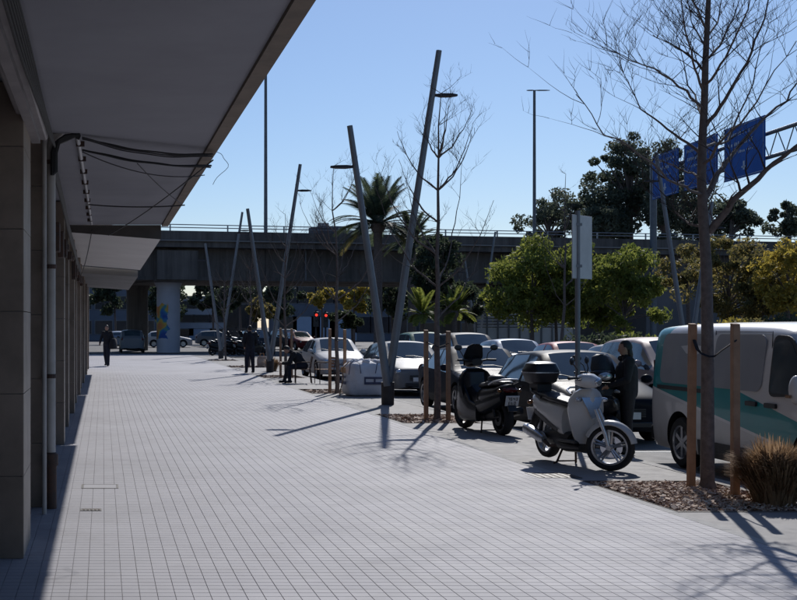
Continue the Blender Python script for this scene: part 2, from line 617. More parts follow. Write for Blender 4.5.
# edging row, smooth concrete strip with square beds, kerb
BEDS = [(12.1, 14.45), (23.1, 25.4), (33.2, 35.5), (43.2, 45.5), (54.0, 56.3), (64.5, 66.8)]
BX0, BX1 = 5.42, 6.82
strip = tag(MB().bx(5.41, 6.895, -12, BEDS[0][0] - 0.055, -0.30, -0.004).build('concrete_strip', m_conc), kind='structure')
ys = [b_[1] + 0.055 for b_ in BEDS]
ye = [b_[0] - 0.055 for b_ in BEDS[1:]] + [79.0]
for a, b_ in zip(ys, ye):
    n_ = max(1, round((b_ - a) / 3.0))
    for k in range(n_):
        MB().bx(5.41, 6.895, a + (b_ - a) * k / n_ + 0.004, a + (b_ - a) * (k + 1) / n_ - 0.004, -0.30, -0.004 + RND.uniform(-.001, .001)).build('concrete_slab', m_conc, strip)
edge = MB()
y = -12.0
edging = tag(thing('edging', None, None), kind='structure')
eg = MB().bx(-0.05, 0.05, 0.003, 0.497, -0.2, 0.0).mesh('edging_stone')
eg.materials.append(m_kerb)
for k in range(182):
    o = bpy.data.objects.new('edging_stone', eg)
    COL.objects.link(o)
    o.parent = edging
    o.location = (5.354, -12 + k * 0.5, -0.0005 * (k % 2))
kerb = tag(thing('kerb', None, None), kind='structure')
kg = MB().bx(-0.075, 0.075, 0.004, 0.996, -0.4, 0.0).mesh('kerb_stone')
kg.materials.append(m_kerb)
for k in range(91):
    o = link('kerb_stone', kg, kerb) if k == 0 else bpy.data.objects.new('kerb_stone', kg)
    if k: COL.objects.link(o); o.parent = kerb
    o.location = (6.974, -12 + k, RND.uniform(-0.003, 0.002))

NAMES_BED = ['nearest planting bed, bark mulch around the thick bare tree',
             'planting bed of bark mulch beside the dark scooter',
             'planting bed of bark mulch by the white rubble sack',
             'planting bed of bark mulch beside the seated person',
             'distant planting bed beyond the second slanted lamp',
             'farthest planting bed near the last slanted lamp']
for bi, (a, b_) in enumerate(BEDS):
    t = thing('planting_bed', NAMES_BED[bi], 'planting bed', ((BX0 + BX1) / 2, (a + b_) / 2, 0), 0, 'planting beds along the kerb')
    hx, hy = (BX1 - BX0) / 2, (b_ - a) / 2
    MB().bx(-hx, hx, -hy, hy, -0.30, -0.04).build('soil', m_soil, t)
    rim = MB()
    rim.bx(-hx - 0.008, hx + 0.068, -hy - 0.05, -hy, -0.3, 0.002).bx(-hx - 0.008, hx + 0.068, hy, hy + 0.05, -0.3, 0.002)
    rim.bx(-hx - 0.008, -hx, -hy, hy, -0.3, 0.002).bx(hx, hx + 0.068, -hy, hy, -0.3, 0.002)
    rim.build('steel_edge', m_iron if bi else M('bed_rim', (0.14, 0.11, 0.095), (0.09, 0.075, 0.065), 8, 0.75), t)
    mb = MB()
    for k in range(4600 if bi == 0 else (1600 if bi == 1 else 300)):
        sc = 1 if bi == 0 else 1.4
        L = (0.016 + 0.06 * RND.random() ** 2.2) * sc
        m_ = Matrix.Rotation(RND.uniform(0, 2 * PI), 3, 'Z') @ Matrix.Rotation(RND.gauss(0, 0.4), 3, 'X') @ Matrix.Rotation(RND.gauss(0, 0.35), 3, 'Y')
        x, y_ = RND.uniform(-hx + 0.04, hx - 0.04), RND.uniform(-hy + 0.04, hy - 0.04)
        z = -0.035 + RND.random() * 0.04 + 0.03 * math.exp(-(x * x + y_ * y_) * 2)
        mb.obox((x, y_, z), (L, L * RND.uniform(0.3, 0.7), RND.uniform(0.004, 0.012)), m_)
    tag(mb.build('bark_mulch', m_bark, t), kind='stuff')

# covers let into the paving
def cover(px, py, w, d, label, bars):
    x, y, _ = G(px, py)
    t = thing('utility_cover', label, 'cover', (x, y, 0.0), 0, 'iron covers in the paving')
    f = MB()
    f.bx(-w / 2, w / 2, -d / 2, -d / 2 + 0.02, -0.008, 0.0042).bx(-w / 2, w / 2, d / 2 - 0.02, d / 2, -0.008, 0.0042)
    f.bx(-w / 2, -w / 2 + 0.02, -d / 2 + 0.02, d / 2 - 0.02, -0.008, 0.0042).bx(w / 2 - 0.02, w / 2, -d / 2 + 0.02, d / 2 - 0.02, -0.008, 0.0042)
    f.build('frame', m_grille, t)
    MB().bx(-w / 2 + 0.024, w / 2 - 0.024, -d / 2 + 0.024, d / 2 - 0.024, -0.008, 0.003).build('lid', m_tile if not bars else m_grille, t)
    if bars:
        for k in range(5):
            xx = -w / 2 + w * (k + 0.7) / 5.6
            MB().bx(xx, xx + 0.018, -d / 2 + 0.03, d / 2 - 0.03, 0.0031, 0.007).build('bar', m_iron, t)
cover(100, 486.5, 0.40, 0.36, 'wider tile-filled cover in the paving near the pipe', False)
cover(91, 510, 0.20, 0.14, 'small dark iron grate in the paving near the pipe', True)
x, y, _ = G(553, 474)
MB()
cover(553, 475.5, 0.50, 0.50, 'square dark cover under the white scooter', True)

# ------------------------------------------------------------------ building on the left
bld = thing('apartment_building', 'long arcade-front building with stone pilasters and wide flat canopy', 'building', (-0.58, 9.6, 0))
def bpart(mb, name, mat, parent=bld, **kw):
    o = mb.build(name, mat, parent, **kw)
    if parent is bld:
        o.location = (0.58, -9.6, 0)
    return o
WX = -1.06
bpart(MB().bx(-9, WX, -12, 52.4, -0.2, 15), 'wall', m_wall)
bpart(MB().bx(WX + 0.001, WX + 0.06, -12, 52.0, 0, 0.16), 'plinth', m_stone)
PY = [-2.0, 1.2, 3.4, 6.1, 9.62, 12.35, 15.6, 18.85, 22.2, 25.6, 29.0, 32.4, 35.8, 39.2, 42.6, 46.0, 49.4, 51.9]
for k, y in enumerate(PY):
    w = 0.95 if k == 4 else 0.5
    fx = -0.60 if k % 2 == 0 else -0.575
    p = bpart(MB().bx(WX, fx - 0.022, y + 0.022, y + w - 0.022, 0, 3.58), 'pilaster', m_joint)
    zz = [0.0, 0.62, 1.24, 1.86, 2.48, 3.1, 3.585]
    for q in range(len(zz) - 1):
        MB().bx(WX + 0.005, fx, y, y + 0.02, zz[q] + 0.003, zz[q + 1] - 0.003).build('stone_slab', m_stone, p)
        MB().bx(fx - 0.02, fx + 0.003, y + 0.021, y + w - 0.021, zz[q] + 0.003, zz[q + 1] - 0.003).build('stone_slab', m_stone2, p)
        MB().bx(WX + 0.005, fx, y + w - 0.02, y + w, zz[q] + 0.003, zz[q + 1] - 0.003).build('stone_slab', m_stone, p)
for a, b_ in zip(PY[:-1], PY[1:]):
    y0, y1 = a + (0.97 if abs(a - 9.62) < .01 else 0.52), b_ - 0.02
    s = bpart(MB().bx(WX + 0.001, WX + 0.03, y0 + 0.1, y1 - 0.1, 0.17, 2.7), 'shutter', m_shutter)
    for q in range(18):
        MB().bx(WX + 0.03, WX + 0.045, y0 + 0.1, y1 - 0.1, 0.2 + q * 0.138, 0.2 + q * 0.138 + 0.1).build('slat', m_shutter, s)
    bpart(MB().bx(WX + 0.001, WX + 0.2, y0, y1, 2.72, 3.1), 'lintel', m_stone)
# flat canopies, each lower than the one before
CZ = 3.60
bpart(MB().bx(WX - 1, 1.068, -12, 23.4, CZ, CZ + 0.28), 'canopy', m_canopy)
bpart(MB().bx(1.07, 1.19, -12, 23.41, CZ - 0.03, CZ + 0.30), 'canopy_lip', m_fascia)
c2 = MB()
c2.add([(WX, 23.44, 3.52), (1.06, 23.44, 3.35), (1.06, 36.6, 3.35), (WX, 36.6, 3.52),
        (WX, 23.44, 3.70), (1.06, 23.44, 3.53), (1.06, 36.6, 3.53), (WX, 36.6, 3.70)],
       [(0, 3, 2, 1), (4, 5, 6, 7), (0, 1, 5, 4), (1, 2, 6, 5), (2, 3, 7, 6), (3, 0, 4, 7)])
bpart(c2, 'canopy', m_canopy_w)
c3 = MB()
c3.add([(WX, 36.7, 3.30), (1.0, 36.7, 3.16), (1.0, 50, 3.16), (WX, 50, 3.30),
        (WX, 36.7, 3.50), (1.0, 36.7, 3.34), (1.0, 50, 3.34), (WX, 50, 3.50)],
       [(0, 3, 2, 1), (4, 5, 6, 7), (0, 1, 5, 4), (1, 2, 6, 5), (2, 3, 7, 6), (3, 0, 4, 7)])
bpart(c3, 'canopy', M('canopy_soffit_grey', (0.24, 0.235, 0.23), (0.18, 0.176, 0.172), 0.8, 0.8))
rz_ = MB().add([(WX, 23.412, 3.50), (1.062, 23.412, 3.335), (1.062, 23.412, 3.599), (WX, 23.412, 3.599), (WX, 23.432, 3.50), (1.062, 23.432, 3.335), (1.062, 23.432, 3.599), (WX, 23.432, 3.599)],
               [(0, 3, 2, 1), (4, 5, 6, 7), (0, 1, 5, 4), (1, 2, 6, 5), (2, 3, 7, 6), (3, 0, 4, 7)])
bpart(rz_, 'canopy_step', m_wall)
bpart(MB().bx(-0.66, -0.47, 2.0, 10.95, 3.34, 3.56), 'awning_box', m_awning, bevel=0.02)
bpart(MB().bx(-0.60, -0.53, 2.2, 10.8, 3.29, 3.338), 'awning_roll', m_awning)
# downpipe with iron foot
pp = bpart(MB().path([(-0.50, 12.28, 0.45), (-0.50, 12.28, 3.45), (-0.49, 12.30, 3.55), (-0.42, 12.34, 3.62)], 0.046, 14), 'drain_pipe', m_pipe, smooth=True)
MB().lathe([(0.0, 0.0), (0.056, 0.0), (0.056, 0.40), (0.07, 0.42), (0.07, 0.52), (0.05, 0.54)], (-0.50, 12.28, 0), n=14).build('iron_foot', m_iron, pp, smooth=True)
for z in (1.25, 2.3, 3.3):
    MB().lathe([(0.047, 0.0), (0.053, 0.0), (0.053, 0.04), (0.047, 0.04)], (-0.50, 12.28, z), n=14, close=True).bx(-0.578, -0.55, 12.26, 12.30, z, z + 0.04).build('clamp', m_iron, pp)
pp2 = bpart(MB().path([(-0.545, 11.9, 0.0), (-0.545, 11.9, 3.58)], 0.022, 10), 'conduit', m_pipe, smooth=True)
# conduit below the canopy
cdt = bpart(MB().path([(-0.245, 12.3, CZ - 0.025), (-0.22, 17.5, CZ - 0.025), (-0.20, 22.9, CZ - 0.025)], 0.021, 10), 'conduit', m_conduit, smooth=True)
for k in range(9):
    yy = 12.8 + k * 1.15
    MB().bx(-0.27, -0.185, yy, yy + 0.04, CZ - 0.052, CZ - 0.002).build('clamp', m_iron, cdt)
# cable bundles: elbow at the pipe head, then across to the canopy edge
def cable(pts, r, n=6):
    bpart(MB().path(pts, r, n), 'cable', m_cable, smooth=True)
def sag(p0, p1, s, n=14, wob=0.0):
    p0, p1 = Vector(p0), Vector(p1)
    out = []
    for i in range(n + 1):
        t_ = i / n
        p = p0.lerp(p1, t_)
        p.z -= s * 4 * t_ * (1 - t_) + wob * math.sin(t_ * 17 + s * 40)
        out.append(p)
    return out
for k in range(5):
    d = RND.uniform(-0.025, 0.025)
    cable([(-0.47 + d, 12.2, 3.20 + d), (-0.47 + d, 12.2, 3.40), (-0.44 + d, 12.22, 3.50 + d), (-0.36, 12.25, 3.545 + d), (-0.27, 12.3, 3.58), (-0.22, 12.3, 3.57 + d)], 0.024)
for k in range(9):
    up = k < 5
    z0 = (3.565 if up else 3.47) + RND.uniform(-.012, .012)
    z1 = (3.53 if up else 3.44) + RND.uniform(-.015, .015)
    cable(sag((-0.2, 12.33 + 0.02 * k, z0), (1.14, 13.25 + 0.04 * k, z1), RND.uniform(.035, .085), 22, wob=0.004), RND.uniform(.006, .011))
cable(sag((-0.2, 12.5, 3.45), (1.15, 14.5, 3.46), 0.10), 0.006)
cable(sag((-0.2, 17.6, 3.42), (1.15, 18.0, 3.45), 0.03), 0.010)
cable(sag((0.35, 13.0, 3.40), (1.1, 17.9, 3.46), 0.03), 0.006)
cable(sag((1.16, 13.5, 3.5), (0.1, 23.0, 3.38), 0.05), 0.008)
cable(sag((-0.2, 23.3, 3.5), (-0.55, 30.0, 2.9), 0.15), 0.009)
cable([(1.15 + .16 * math.sin(u * PI / 13) + .02 * math.sin(u), 13.5, 3.60 - .36 * (u / 13) + .05 * math.sin(u * PI / 13)) for u in range(14)], 0.003)
for k in range(6):
    x0 = -0.47 + 0.03 * k
    cable(sag((-0.43 - 0.01 * k, 2.0, 3.5 - 0.02 * k), (-0.46, 12.2, 3.46), 0.03 + 0.02 * k, wob=0.012), 0.010)
for k in range(4):
    cable(sag((-0.47, 12.3, 3.35 - 0.04 * k), (-0.52, 30, 3.05 - 0.05 * k), 0.05, wob=0.02), 0.014)
for k in range(14):
    a = 13.2 + k * 1.45 + RND.uniform(-.3, .3)
    bpart(MB().bx(-0.572, -0.50, a, a + 0.3, 2.6 + RND.random() * .3, 2.95), 'junction_box', m_iron, bevel=0.01)

# ------------------------------------------------------------------ overpass
OA = math.atan(0.245)
ovp = thing('overpass', 'long dark concrete road overpass crossing behind the street', 'overpass', (4.2, 87, 0), OA)
MB().bx(-90, 170, -0.55, 13.5, 7.10, 7.55).build('deck', m_bridge, ovp)
MB().bx(-90, 170, -0.62, -0.556, 7.45, 8.2).bx(-90, 170, 13.3, 13.49, 7.551, 8.2).build('parapet', m_bridge, ovp)
MB().bx(-90, 170, -0.78, -0.622, 7.50, 7.58).build('ledge', m_bridge2, ovp)
for y0 in (0.7, 4.6, 8.6):
    MB().bx(-90, 170, y0, y0 + 3.2, 4.98, 7.099).bx(-90, 170, y0 - 0.15, y0 + 3.35, 4.90, 5.12).build('girder', m_bridge, ovp)
for k in range(20):
    xx = -80 + k * 12.5
    MB().bx(xx, xx + 0.06, 0.66, 0.699, 5.125, 7.09).bx(xx, xx + 0.06, -0.64, -0.621, 7.59, 8.19).build('segment_joint', m_lampdark, ovp)
    if k % 2:
        MB().path([(xx + 3, 0.6, 7.09), (xx + 3, 0.6, 4.95)], 0.07, 8).build('drain_pipe', m_mast, ovp)
rail = MB()
for z in (8.62, 8.42):
    rail.tube((-90, -0.6, z), (170, -0.6, z), 0.035, n=6)
rail.build('hand_rail', m_rail, ovp)
pm = MB().bx(-0.04, 0.04, -0.04, 0.04, 0, 0.46).mesh('rail_post')
pm.materials.append(m_rail)
for k in range(64):
    o = link('rail_post', pm, ovp, loc=(-90 + k * 4.1, -0.6, 8.19))
def mural():
    m, nt, b = newmat('pier_mural')
    p = opos(nt)
    nz = noise_(nt, p, 0.9, 3, 0.5)
    sep = node(nt, 'ShaderNodeSeparateXYZ')
    nt.links.new(p, sep.inputs[0])
    base_ = mixc(nt, noise_(nt, p, 1.2, 5), (0.50, 0.50, 0.55), (0.34, 0.34, 0.39))
    patch = ramp(nt, noise_(nt, p, 1.1, 2, 0.4), [(0.38, (0.03, 0.08, 0.30)), (0.46, (0.04, 0.16, 0.40)), (0.50, (0.10, 0.28, 0.22)), (0.54, (0.55, 0.36, 0.06)), (0.60, (0.55, 0.20, 0.07))])
    hgt = mth(nt, 'MULTIPLY', mth(nt, 'LESS_THAN', mth(nt, 'ADD', sep.outputs[2], mth(nt, 'MULTIPLY', nz, 2.4)), 4.3),
              mth(nt, 'LESS_THAN', mth(nt, 'ADD', sep.outputs[0], mth(nt, 'MULTIPLY', noise_(nt, p, 1.7, 3), 1.0)), 0.45))
    low = mth(nt, 'GREATER_THAN', mth(nt, 'ADD', sep.outputs[2], mth(nt, 'MULTIPLY', nz, 1.4)), 1.45)
    nt.links.new(mixc(nt, mth(nt, 'MULTIPLY', hgt, low), base_, patch), b.inputs['Base Color'])
    b.inputs['Roughness'].default_value = 0.7
    return m
m_mural = mural()
for k, x in enumerate((-25.0, 0.85, 27.0, 53.0, 79.0)):
    for y0 in (2.0, 10.2):
        painted = (y0 < 3 and k == 1)
        o = MB().lathe([(0.0, -0.1), (0.82, -0.1), (0.82, 4.4), (1.0, 4.78), (0.0, 4.78)], n=28).build('pier', m_mural if painted else m_bridge, ovp, smooth=True, loc=(x, y0, 0))
        o.rotation_euler.z = 0.3 + k
        if k == 1:
            o.rotation_euler.z = -0.25
    MB().bx(x - 1.45, x + 1.45, 0.1, 12.4, 4.79, 4.895).bx(x - 1.45, x + 1.45, -0.25, 0.68, 4.9, 6.9).build('pier_cap', m_bridge, ovp)
# abutment wall towards the right
MB().bx(38.5, 49, 1.2, 12, -0.2, 4.88).build('abutment', M('abutment_concrete', (0.17, 0.16, 0.165), (0.11, 0.105, 0.11), 0.4, 0.85), ovp)

# ------------------------------------------------------------------ street lamps
def blade(mb, p, dirx, L=0.50):
    secs = []
    for t_, w, th in ((0, 0.03, 0.03), (0.12, 0.05, 0.04), (0.3, 0.11, 0.05), (0.75, 0.12, 0.04), (1.0, 0.05, 0.02)):
        x = p[0] + dirx * L * t_
        secs.append([(x, p[1] - w, p[2] - th / 2), (x, p[1] + w, p[2] - th / 2), (x, p[1] + w * 0.7, p[2] + th / 2 + 0.02), (x, p[1] - w * 0.7, p[2] + th / 2 + 0.02)])
    return mb.loft(secs)
def street_lamp(loc, label, flip=1, rz=0.0):
    t = thing('street_lamp', label, 'street lamp', loc, rz, 'slanted twin-pole street lamps')
    for s, top, zt, hz in ((1, 1.16, 7.9, 0.865), (-1, -0.86, 6.2, 0.84)):
        s *= flip
        tx = abs(top) * s
        yo = 0.07 * s
        MB().path([(0.02 * s, yo, 0.42), (tx, yo, zt)], [0.092, 0.062], 14).build('pole', m_lamp, t, smooth=True)
        p = (0.02 * s + (tx - 0.02 * s) * hz, yo, 0.42 + (zt - 0.42) * hz)
        hd = MB()
        blade(hd, (p[0] + 0.06 * s, p[1], p[2]), s)
        hd.tube((p[0], p[1], p[2] + 0.03), (p[0] + 0.1 * s, p[1], p[2] + 0.01), 0.035)
        hd.tube((p[0] + 0.02 * s, p[1], p[2] + 0.05), (p[0] - 0.03 * s, p[1], p[2] + 0.24), 0.012)
        hd.build('lamp_head', m_lampdark, t, smooth=True)
    MB().path([(0, 0, 0), (0, 0, 0.5)], [0.14, 0.15], 12).build('sleeve', m_lampdark, t, smooth=True)
street_lamp((6.34, 28.5, 0), 'nearest slanted twin-pole lamp, beside the white rubble sack')
street_lamp((6.34, 48.6, 0), 'second slanted twin-pole lamp, behind the standing person')
street_lamp((6.36, 69.0, 0), 'farthest twin-pole lamp at the end of the pavement by motorbikes')
street_lamp((20.4, 44.6, ROAD), 'twin-pole lamp across the street, rising behind the van', -1)
street_lamp((24.0, 82.0, ROAD), 'twin-pole lamp by the grey fence across the street', 1)

def mast(x, y, z0, z1, label, la=1.2, lb=0.6):
    t = thing('lamp_mast', label, 'lamp mast', (x, y, z0), 0, 'tall lamp masts on the overpass')
    MB().path([(0, 0, 0), (0, 0, z1 - z0)], [0.14, 0.10], 12).build('mast', m_mast, t, smooth=True)
    h_ = MB()
    blade(h_, (0.0, 0, z1 - z0), 1, la)
    blade(h_, (0.0, 0, z1 - z0), -1, lb)
    h_.build('lamp_head', m_mast, t)
def opt(x, ly=6.5):
    """point on the deck for world x"""
    return 87 + (x - 4.2) * 0.245 + ly
mast(12.0, opt(12.0, 5.5), 7.55, 21.6, 'tall straight mast on the overpass beside the canopy edge', 0.5, 1.2)
mast(33.6, opt(33.6, 5.5), 7.55, 20.1, 'tall straight mast on the overpass in open sky')

# lorry roof and sign seen over the parapet
t = thing('road_sign', 'small pale sign board standing on the overpass', 'sign', (17.4, opt(17.4, 11), 7.55), 0)
MB().tube((0, 0, 0), (0, 0, 2.3), 0.05).build('post', m_rail, t)
MB().bx(-0.45, 0.45, -0.09, -0.052, 1.75, 2.35).build('board', m_signback, t)
t = thing('lorry', 'grey lorry top driving on the overpass behind the palm', 'lorry', (17.9, opt(17.9, 7.5), 7.55), OA)
MB().bx(-1.9, 0.3, -1.1, 1.1, 0.75, 1.75).build('cargo_box', m_clothgrey, t, bevel=0.05)
MB().bx(0.4, 1.6, -1.05, 1.05, 0.5, 1.45).build('cab', m_signback, t, bevel=0.15)
for wx in (-1.2, 1.0):
    for wy in (-0.95, 0.95):
        MB().lathe([(0, -0.12), (0.42, -0.12), (0.42, 0.12), (0, 0.12)], (wx, wy, 0.42), 'y', 18).build('wheel', m_tyre, t)

# ------------------------------------------------------------------ motorway sign gantry
def sign_gantry():
    t = thing('sign_gantry', 'steel gantry carrying three blue motorway direction signs', 'sign gantry', (40.2, 93.5, ROAD))
    far = Vector((40.2, 93.5, 0))
    near = Vector((38.1, 64.0, 0))
    d = (near - far).normalized()
    def L(s, z, off=0.0):
        p = far + d * s
        n_ = Vector((-1, 0, 0)) - d * Vector((-1, 0, 0)).dot(d)
        n_.normalize()
        p = p + n_ * off - far
        return Vector((p.x, p.y, z - ROAD))
    for s in (0, 29.4):
        MB().path([L(s, ROAD), L(s, 13.6)], 0.24, 10).build('post', m_mast, t, smooth=True)
    for z in (11.6, 13.0):
        MB().path([L(-0.1, z), L(29.5, z)], 0.12, 8).build('beam', m_mast, t)
    for k in range(14):
        s = k * 2.1
        MB().path([L(s, 11.6), L(s + 1.05, 13.0), L(s + 2.1, 11.6)], 0.035, 6).build('brace', m_mast, t)
    for s0, s1, zb, zt in ((0.7, 5.6, 10.9, 14.0), (6.7, 12.2, 10.9, 14.0), (13.3, 19.0, 10.75, 14.05)):
        b_ = MB()
        q = [L(s0, zb, 0.25), L(s1, zb, 0.25), L(s1, zt, 0.25), L(s0, zt, 0.25)]
        r_ = [L(s0, zb, 0.31), L(s1, zb, 0.31), L(s1, zt, 0.31), L(s0, zt, 0.31)]
        b_.add(q + r_, [(0, 3, 2, 1), (4, 5, 6, 7), (0, 1, 5, 4), (1, 2, 6, 5), (2, 3, 7, 6), (3, 0, 4, 7)])
        sg = b_.build('sign_panel', m_blue, t)
        def bar(a0, a1, b0, b1):
            s_ = lambda u: s0 + (s1 - s0) * u
            z_ = lambda v: zb + (zt - zb) * v
            k_ = [L(s_(a0), z_(b0), 0.32), L(s_(a1), z_(b0), 0.32), L(s_(a1), z_(b1), 0.32), L(s_(a0), z_(b1), 0.32)]
            k2 = [p + (L(0, 0, 0.01) - L(0, 0, 0)) for p in k_]
            MB().add(k_ + k2, [(0, 3, 2, 1), (4, 5, 6, 7), (0, 1, 5, 4), (1, 2, 6, 5), (2, 3, 7, 6), (3, 0, 4, 7)]).build('lettering', m_signfaint, sg)
        # border line and rows of small lettering, too far away to read
        bar(0.03, 0.97, 0.965, 0.975)
        bar(0.03, 0.97, 0.025, 0.035)
        bar(0.02, 0.026, 0.03, 0.97)
        bar(0.974, 0.98, 0.03, 0.97)
        for row, (v, a, e, hh) in enumerate(((0.80, 0.1, 0.86, 0.07), (0.62, 0.12, 0.7, 0.08), (0.47, 0.2, 0.74, 0.05))):
            u = a
            while u < e:
                w_ = RND.uniform(0.015, 0.035)
                bar(u, u + w_, v, v + hh * RND.uniform(0.6, 1.0))
                u += w_ + RND.choice((0.018, 0.018, 0.018, 0.05))
        bar(0.49, 0.53, 0.14, 0.30)
        bar(0.45, 0.57, 0.18, 0.21)
m_signfaint = M('sign_lettering', (0.35, 0.40, 0.52), None, 3, 0.5)
sign_gantry()

# plate on a post by the kerb, seen from behind
t = thing('parking_sign', 'tall grey sign plate on a post, seen from behind', 'sign', (6.86, 18.5, -0.004), math.radians(0))
MB().path([(0, 0, 0), (0, 0, 3.42)], 0.036, 12).build('post', m_lamp, t, smooth=True)
pl = MB().obox((0.10, 0.10, 2.90), (0.62, 0.014, 0.92), Matrix.Rotation(math.radians(44), 3, 'Z'))
pl.build('plate', M('plate_back', (0.55, 0.54, 0.53), (0.46, 0.45, 0.44), 4, 0.5), t, bevel=0.004)
for z in (2.6, 3.2):
    MB().bx(-0.05, 0.05, -0.042, 0.06, z, z + 0.04).build('clamp', m_lamp, t)

# red signals far down the road
m_red, nt, b = newmat('lit_red_signal')
b.inputs['Base Color'].default_value = (0.6, 0.02, 0.01, 1)
b.inputs['Emission Color'].default_value = (1, 0.05, 0.03, 1)
b.inputs['Emission Strength'].default_value = 1.3
for px, py, lab in ((316, 315, 'left of two far traffic lights showing red'), (325.5, 315.5, 'right of two far traffic lights showing red')):
    x, y = (px - 103) * 80 / 1280, 80
    z = 1.75 + (326 - py) * 80 / 1280
    t = thing('traffic_light', lab, 'traffic light', (x, y, ROAD), 0, 'far traffic lights showing red')
    MB().tube((0, 0, 0), (0, 0, z + 0.3 - ROAD), 0.06).build('post', m_lampdark, t)
    MB().bx(-0.15, 0.15, -0.18, 0.06, z - 0.75 - ROAD, z + 0.2 - ROAD).build('signal_box', m_black, t, bevel=0.02)
    MB().lathe([(0, 0), (0.085, 0), (0.07, -0.03), (0, -0.045)], (0, -0.181, z - ROAD), 'y', 14).build('red_lens', m_red, t)
    MB().lathe([(0, 0), (0.11, 0), (0.09, -0.03), (0, -0.045)], (0, -0.181, z - 0.28 - ROAD), 'y', 14).build('dark_lens', m_black, t)

# ------------------------------------------------------------------ bare street trees
def wander(p0, p1, n, amp, rnd):
    p0, p1 = Vector(p0), Vector(p1)
    pts = []
    off = Vector((0, 0, 0))
    for i in range(n + 1):
        t_ = i / n
        if 0 < i < n:
            off = off * 0.6 + Vector((rnd.gauss(0, amp), rnd.gauss(0, amp), rnd.gauss(0, amp)))
        p = p0.lerp(p1, t_) + off * (1 if i < n else 0.3)
        pts.append(p)
    return pts

def twig_tree(mb, start, direction, length, r, depth, rnd, n=5):
    d = Vector(direction).normalized()
    pts, p = [Vector(start)], Vector(start)
    k = 5
    for i in range(k):
        d = (d + Vector((rnd.gauss(0, 0.11), rnd.gauss(0, 0.11), rnd.gauss(0.04, 0.09)))).normalized()
        p = p + d * (length / k)
        pts.append(p)
    rr = [r * (1 - 0.8 * i / k) for i in range(k + 1)]
    mb.path(pts, rr, n, caps=False)
    if depth > 0:
        for q in range(rnd.randint(2, 4)):
            i = rnd.randint(1, k)
            a_ = rnd.uniform(0, 2 * PI)
            side = Vector((math.cos(a_), math.sin(a_), rnd.uniform(0.1, 0.7)))
            twig_tree(mb, pts[i], d * 0.8 + side * 0.75, length * rnd.uniform(0.45, 0.7), max(rr[i] * 0.65, 0.0022), depth - 1, rnd, max(3, n - 1))

def bare_tree(loc, label, limbs, leader, r0, seed, twig_depth=2, twigs_per=4, stake_pos=None, twig_len=0.6):
    rnd = random.Random(seed)
    t = thing('bare_tree', label, 'tree', loc, 0, 'young bare street trees in the beds')
    n_ = len(leader)
    rad = [r0 * (1.45 if i == 0 else (1 - 0.9 * (i / (n_ - 1)) ** 0.95)) for i in range(n_)]
    MB().path(leader, rad, 12).build('trunk', m_trunk, t, smooth=True)
    tw = MB()
    for li, (pts, r) in enumerate(limbs):
        P = [Vector(q) for q in pts]
        fine = []
        for a_, b__ in zip(P[:-1], P[1:]):
            seg = wander(a_, b__, 4, 0.018 * (b__ - a_).length, rnd)
            fine += seg[:-1]
        fine.append(P[-1])
        m_ = len(fine)
        rr = [max(r * (1 - 0.85 * i / (m_ - 1)), 0.004) for i in range(m_)]
        MB().path(fine, rr, 7).build('branch', m_trunk, t, smooth=True)
        for q in range(twigs_per):
            i = rnd.randint(max(1, m_ // 5), m_ - 1)
            dd = (fine[i] - fine[i - 1]).normalized()
            a_ = rnd.uniform(0, 2 * PI)
            side = Vector((math.cos(a_), math.sin(a_), rnd.uniform(0.0, 0.8)))
            twig_tree(tw, fine[i], dd * 0.7 + side * 0.8, twig_len * rnd.uniform(0.5, 1.2), max(rr[i] * 0.45, 0.0036), twig_depth, rnd, 5)
    for q in range(twigs_per * 2):
        i = rnd.randint(n_ // 2, n_ - 1)
        a_ = rnd.uniform(0, 2 * PI)
        twig_tree(tw, leader[i], Vector((math.cos(a_), math.sin(a_), rnd.uniform(0.3, 1))), twig_len * rnd.uniform(0.5, 1.1), 0.007, twig_depth, rnd, 5)
    tag(tw.build('twigs', m_twig, t), kind='stuff')
    return t

